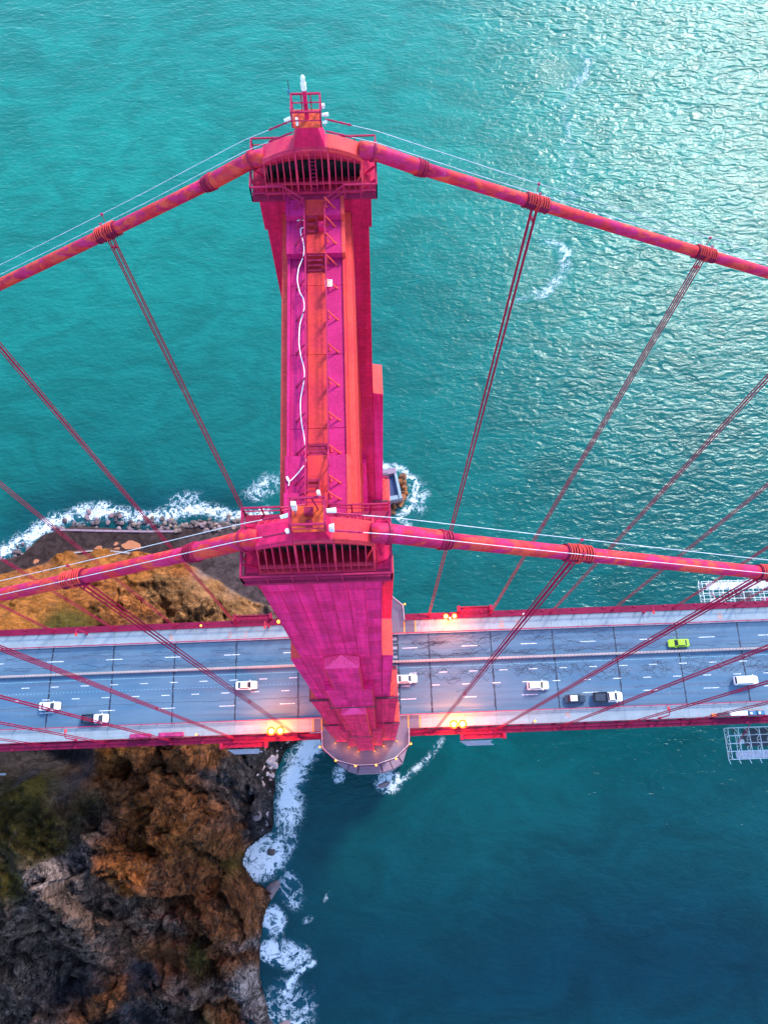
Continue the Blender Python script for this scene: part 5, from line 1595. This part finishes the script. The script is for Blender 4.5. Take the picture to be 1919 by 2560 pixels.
# white scaffold platforms slung from the deck at the right edge
def scaffold(x0, x1, ya, yb, zb, label, planks):
    e = empty('scaffold', ((x0 + x1) / 2, (ya + yb) / 2, zb)); tag(e, label, 'scaffold', 'slung scaffolds')
    ys_ = np.linspace(ya, yb, 5); H = 2.4
    def truss(p, q, n, name):
        m_ = MB(); p = Vector(p); q = Vector(q); up = Vector((0, 0, H))
        m_.bar(p, q, .14); m_.bar(p + up, q + up, .14)
        for i in range(n + 1):
            a = p.lerp(q, i / n); m_.bar(a, a + up, .11)
            if i < n:
                b = p.lerp(q, (i + 1) / n); m_.bar(a + (up if i % 2 else Vector()), b + (Vector() if i % 2 else up), .09)
        m_.build(name, 'scaffold_white', e)
    for x in np.arange(x0, x1 + .1, 2.6):
        truss((x, ya, zb), (x, yb, zb), 5, 'side_truss')
        MB().bar((x, yb, zb), (x + .4, yb + (yb - ya) * .14, zb - 0.2), .13).build('outrigger', 'scaffold_white', e)
    for y in ys_:
        m_ = MB(); m_.bar((x0, y, zb + H), (x1, y, zb + H), .13); m_.bar((x0, y, zb), (x1, y, zb), .13); m_.build('ledger', 'scaffold_white', e)
    for (px0, px1, py0, py1, mt) in planks:
        k_ = max(1, int(round(abs(py1 - py0) / .32)))
        for i in range(k_):
            a = py0 + (py1 - py0) * i / k_; b = py0 + (py1 - py0) * (i + .93) / k_
            MB().box(px0 + random.uniform(0, .25), px1 - random.uniform(0, .25), a, b, zb + .16, zb + .22).build('plank', mt, e)
    hg = MB()
    for x in (x0 + 2, x1 - 2):
        hg.bar((x, (ya + yb) / 2, zb + H), (x, math.copysign(14.3, ya), zd(x) - .4), .12)
    hg.build('hanger', 'rail_red', e)
    return e
scaffold(89.8, 118, -14.9, -22.4, 58.5, 'white lattice scaffold slung outside the near edge of the deck at the right edge', [(91.6, 117, -20.6, -22.2, 'plank'), (94, 105, -15.2, -19.5, 'dark_metal'), (107, 117, -15.2, -18.5, 'plank')])
scaffold(87.8, 118, 15.4, 21.6, 62.5, 'white lattice scaffold slung outside the far edge of the deck at the right edge', [(89.5, 117, 19.8, 21.8, 'plank'), (90, 94, 15.8, 17.6, 'plank'), (97, 101.5, 15.8, 19.0, 'dark_metal'), (103.5, 110, 16, 17.6, 'tarp')])
for x, y, zb, lab in ((93.4, -18.2, 58.75, 'white barrel standing on the near scaffold'), (91.7, -15.6, 58.75, 'coiled brown rope on the corner of the near scaffold')):
    if 'barrel' in lab:
        e = empty('barrel', (x, y, zb)); tag(e, lab, 'barrel')
        MB().tube([(x, y, zb), (x, y, zb + .05), (x, y, zb + .5), (x, y, zb + 1.0), (x, y, zb + 1.05)], [.48, .52, .56, .52, .45], 14).build('drum', 'white_paint', e, smooth=True)
        MB().tube([(x, y, zb + 1.052), (x, y, zb + 1.10)], .30, 12).build('lid', 'plank', e)
    else:
        pts = [(x + (.35 + .03 * i / 12) * math.cos(i * .6), y + (.35 + .03 * i / 12) * math.sin(i * .6), zb + .05 + i * .006) for i in range(60)]
        tag(MB().tube(pts, .06, 6).build('rope_coil', 'boulder_pale'), lab, 'rope')

# ---------------------------------------------------------------- shore details
SEAWALL = [(-103.5, 61.6), (-91.5, 60.9), (-76.5, 60.1), (-64.5, 59.7)]
swl = empty('sea_wall', (-84, 60.5, 4)); tag(swl, 'low weathered sea wall along the dark shelf at the water', 'wall')
for (ax, ay), (bx, by) in zip(SEAWALL, SEAWALL[1:]):
    k_ = 5
    for i in range(k_):
        p, q = Vector((ax, ay)).lerp(Vector((bx, by)), (i + .02) / k_), Vector((ax, ay)).lerp(Vector((bx, by)), (i + .98) / k_)
        zz = 5.75 + random.uniform(-.12, .12)
        MB().bar((p.x, p.y, zz - 1.6), (q.x, q.y, zz - 1.6), 0.7, 3.2).build('wall_block', 'pier_concrete', swl)
rw = empty('retaining_wall', (-88, 51, 6)); tag(rw, 'thin tan retaining wall at the foot of the grassy slope', 'wall')
RW = [(-100, 52.2), (-92, 53.0), (-84, 52.6), (-75, 51.2), (-68, 49.6)]
for (ax, ay), (bx, by) in zip(RW, RW[1:]):
    MB().bar((ax, ay, 6.7), (bx, by, 6.7), .5, 2.6).build('wall_block', 'barrier', rw)
def puddle(x, y, rx, ry, ang, lab):
    pts = []
    for i in range(28):
        a = 2 * math.pi * i / 28
        r = 1 + .12 * math.sin(3 * a + x) + .08 * math.sin(5 * a + y)
        u, v = rx * r * math.cos(a), ry * r * math.sin(a)
        pts.append((x + u * math.cos(ang) - v * math.sin(ang), y + u * math.sin(ang) + v * math.cos(ang)))
    zz = max(ground_z(px, py) for px, py in pts + [(x, y)]) + 0.03
    tag(MB().prism(pts, zz - .5, zz).build('mud_puddle', 'mud'), lab, 'puddle', 'mud puddles')
mt, nt, bs = new_mat('mud'); n_ = N(nt)
n_.link(n_.mix(n_.noise(n_.pos(), .5, 4), (0.40, 0.13, 0.05), (0.50, 0.19, 0.08)), bs.inputs['Base Color']); bs.inputs['Roughness'].default_value = 0.35; MAT['mud'] = mt
puddle(-78.7, 55.2, 3.3, 1.5, -.1, 'large orange-brown mud puddle on the dark shelf road')
puddle(-89.8, 54.7, 1.3, .75, .1, 'orange-brown mud puddle on the shelf road, left of the two smaller ones')
puddle(-84.0, 56.0, .8, .6, .6, 'small orange-brown mud puddle closest to the sea wall')
puddle(-83.5, 54.3, 1.0, .4, 0, 'thin orange-brown mud sliver between the other puddles')
puddle(-110.4, 50.7, 1.0, .7, .4, 'lone orange-brown mud puddle at the left end of the shelf')
# road viaduct bent and retaining block under the deck at left
ab = empty('abutment', (-112, 0, 40)); tag(ab, 'dark concrete abutment tower under the left end of the deck', 'abutment')
MB().box(-126, -104, -17.5, -15.2, 20, 57).build('wing_wall', 'pier_concrete', ab); MB().box(-126, -104, 15.2, 17.5, 20, 57).build('wing_wall', 'pier_concrete', ab)
MB().box(-126, -104, -15.15, 15.15, 20, 56.0).build('core', 'pier_concrete', ab)
MB().box(-126.3, -92, -19.6, -19.1, 52, 52.5).build('pipe_rail', 'grey_metal', ab)

# boulders
def rock(seed, flat=0.75):
    r = random.Random(seed); mb = MB()
    t = (1 + 5 ** .5) / 2
    vs = [Vector(v).normalized() for v in [(-1, t, 0), (1, t, 0), (-1, -t, 0), (1, -t, 0), (0, -1, t), (0, 1, t), (0, -1, -t), (0, 1, -t), (t, 0, -1), (t, 0, 1), (-t, 0, -1), (-t, 0, 1)]]
    fs = [(0, 11, 5), (0, 5, 1), (0, 1, 7), (0, 7, 10), (0, 10, 11), (1, 5, 9), (5, 11, 4), (11, 10, 2), (10, 7, 6), (7, 1, 8), (3, 9, 4), (3, 4, 2), (3, 2, 6), (3, 6, 8), (3, 8, 9), (4, 9, 5), (2, 4, 11), (6, 2, 10), (8, 6, 7), (9, 8, 1)]
    mid = {}; nf = []
    vs = list(vs)
    def md(a, b):
        kk_ = (min(a, b), max(a, b))
        if kk_ not in mid: mid[kk_] = len(vs); vs.append(((vs[a] + vs[b]) / 2).normalized())
        return mid[kk_]
    for a, b, c in fs:
        x_, y_, z_ = md(a, b), md(b, c), md(c, a); nf += [(a, x_, z_), (b, y_, x_), (c, z_, y_), (x_, y_, z_)]
    planes = [(Vector((r.gauss(0, 1), r.gauss(0, 1), r.gauss(0, 1))).normalized(), r.uniform(.55, .85)) for _ in range(9)]
    out = []
    for v in vs:
        q = v.copy()
        for nrm, d in planes:
            h = q.dot(nrm)
            if h > d: q -= nrm * (h - d)
        q *= 1 + r.uniform(-.05, .05)
        out.append((q.x, q.y, q.z * flat))
    return mb.add(out, nf)
ROCKS = {m_: [proto_mesh(rock(i), 'boulder', m_) for i in range(6)] for m_ in ('boulder_dark', 'boulder_pale', 'boulder_grey')}
def scatter(pts, mats, sizes, label, group, sink=.25):
    rr = random.Random(len(pts) * 7 + 1)
    P = np.array(pts); zz, _, _ = land_height(P[:, 0], P[:, 1])
    for (x, y), z in zip(pts, zz):
        sc = rr.uniform(*sizes) * (1.5 if rr.random() < .12 else 1)
        o = inst('boulder', rr.choice(ROCKS[rr.choice(mats)]), None, (x, y, max(z, 0.0) + sc * .30), (rr.uniform(-.3, .3), rr.uniform(-.3, .3), rr.uniform(0, 6.28)), (sc * rr.uniform(.8, 1.3), sc, sc * rr.uniform(.5, .9)))
        tag(o, label, 'boulder', group)
rr = random.Random(5)
pts = []
for _ in range(120):
    t = rr.random(); x = -82 + 40 * t; y = 63.2 + 2.4 * math.sin(t * 6 + .5) * .6 + rr.gauss(0, 1.5); pts.append((x, y))
scatter(pts, ['boulder_pale', 'boulder_pale', 'boulder_dark'], (.45, 1.0), 'tan and grey boulder in the riprap heap at the foot of the sea wall', 'riprap boulders')
pts = [(rr.uniform(-108, -84), 65.5 + rr.gauss(0, 1.6)) for _ in range(26)] + [(rr.uniform(-124, -111), 56 + rr.gauss(0, 1.5)) for _ in range(8)] + [(rr.uniform(-44, -27), 64 + rr.gauss(0, 2.5)) for _ in range(26)]
scatter(pts, ['boulder_dark'], (.6, 1.2), 'dark wet boulder awash in the surf below the sea wall', 'dark surf boulders')
pts = []
for _ in range(130):
    t = rr.random(); y = -8 - 32 * t; x = np.interp(y, [-40, -36, -20, -13, -7], [-37, -32.5, -31.5, -28.5, -20]) - rr.uniform(-0.8, 1.0) * 0.8 - rr.random() ** 1.6 * 9.0; pts.append((x, y))
scatter(pts, ['boulder_dark', 'boulder_grey', 'boulder_grey'], (.55, 1.15), 'grey boulder on the dark beach between the cliff and the white surf', 'beach boulders')
for x, y, sc, lab in ((-27.2, -89.5, 2.4, 'largest dark rock breaking the foam at the bottom of the picture'), (-31.2, -88.5, 1.3, 'smaller dark rock in the foam at the very foot of the cliff'), (-30.6, -53.5, 2.8, 'black rock point jutting from the cliff into the surf'), (4.0, -24.6, 1.7, 'dark rock awash in foam right in front of the tower pier'), (-31, -43.0, 1.5, 'dark rock inside the round foam patch')):
    o = inst('sea_rock', ROCKS['boulder_dark'][int(sc * 10) % 6], None, (x, y, -.35), (0, 0, sc), (sc * .75, sc * 1.35, sc * .8)); tag(o, lab, 'rock')

sc_mb = MB(); rr = random.Random(21); XY = []
while len(XY) < 2600:
    x, y = rr.uniform(-128, -36), rr.uniform(-98, 50)
    XY.append((x, y))
P = np.array(XY); zz, tt_, dd = land_height(P[:, 0], P[:, 1])
green = tt_[:, 1] / (tt_[:, 0] + 1e-6)
tuft = [rock(60 + i, 0.6) for i in range(3)]
for (x, y), z, rk_, d, g_ in zip(XY, zz, tt_[:, 3], dd, green):
    if d < 5 or rk_ < 0.15 or (rk_ > 0.62 and rr.random() < 0.8) or fbm(np.array([x * .09]), np.array([y * .09]), 3, 201)[0] < 0.47: continue
    sc = rr.uniform(.25, .8); t = tuft[rr.randrange(3)]; a = rr.uniform(0, 6.28)
    sc_mb.add([(x + (vx * math.cos(a) - vy * math.sin(a)) * sc * rr.uniform(.85, 1.15), y + (vx * math.sin(a) + vy * math.cos(a)) * sc * rr.uniform(.85, 1.15), z + vz * sc * rr.uniform(.8, 1.2) + .1) for vx, vy, vz in t.v], t.f)
mt, nt, bs = new_mat('scrub'); n_ = N(nt)
n_.link(n_.mix(n_.ramp(n_.noise(n_.pos(), .6, 5, .7), .35, .65), (0.020, 0.024, 0.012), (0.11, 0.075, 0.018)), bs.inputs['Base Color']); bs.inputs['Roughness'].default_value = 0.9; MAT['scrub'] = mt
tag(sc_mb.build('scrub', 'scrub'), 'low dark scrub scattered over the slopes of the headland', 'scrub', kind='stuff')

# fender remnant beyond the far leg
fd = empty('fender_dock', (11, 74, 0)); tag(fd, 'small grey concrete dock on rusty rock in the water beyond the far leg', 'dock')
rot = math.radians(9)
def fdm(v):
    x, y = v[0] - 8, v[1] - 75
    return (9.3 + x * math.cos(rot) - y * math.sin(rot), 75 + x * math.sin(rot) + y * math.cos(rot), v[2])
MB().box(-2, 11.6, 68.8, 80.6, -3, 3.0).build('dock_base', 'pier_concrete', fd, fdm)
MB().box(-2, 10.5, 70.5, 78.5, 3.003, 3.3).build('basin_floor', 'basin_blue', fd, fdm)
MB().box(-2, 11.4, 78.55, 80.5, 3.003, 5.0).build('dock_wall', 'pier_concrete', fd, fdm)
MB().box(10.55, 11.5, 68.9, 78.5, 3.003, 4.9).build('dock_wall', 'sidewalk', fd, fdm)
MB().box(-2, 10.5, 69.0, 70.45, 3.003, 4.4).build('dock_wall', 'sidewalk', fd, fdm)
rr = random.Random(9)
for i in range(34):
    t = rr.random()
    x = np.interp(t, [0, .35, .7, 1], [13.6, 15.2, 13.2, 6.0]) + rr.gauss(0, .5); y = np.interp(t, [0, .35, .7, 1], [79.0, 74.0, 68.0, 66.0]) + rr.gauss(0, .6)
    sc = rr.uniform(.7, 1.6)
    me = ROCKS['boulder_dark'][i % 6].copy(); me.materials.clear(); me.materials.append(MAT['rust_rock'])
    inst('fender_rock', me, fd, (x, y, rr.uniform(-.2, 1.6)), (rr.random(), rr.random(), i), (sc, sc * 1.3, sc * .9))
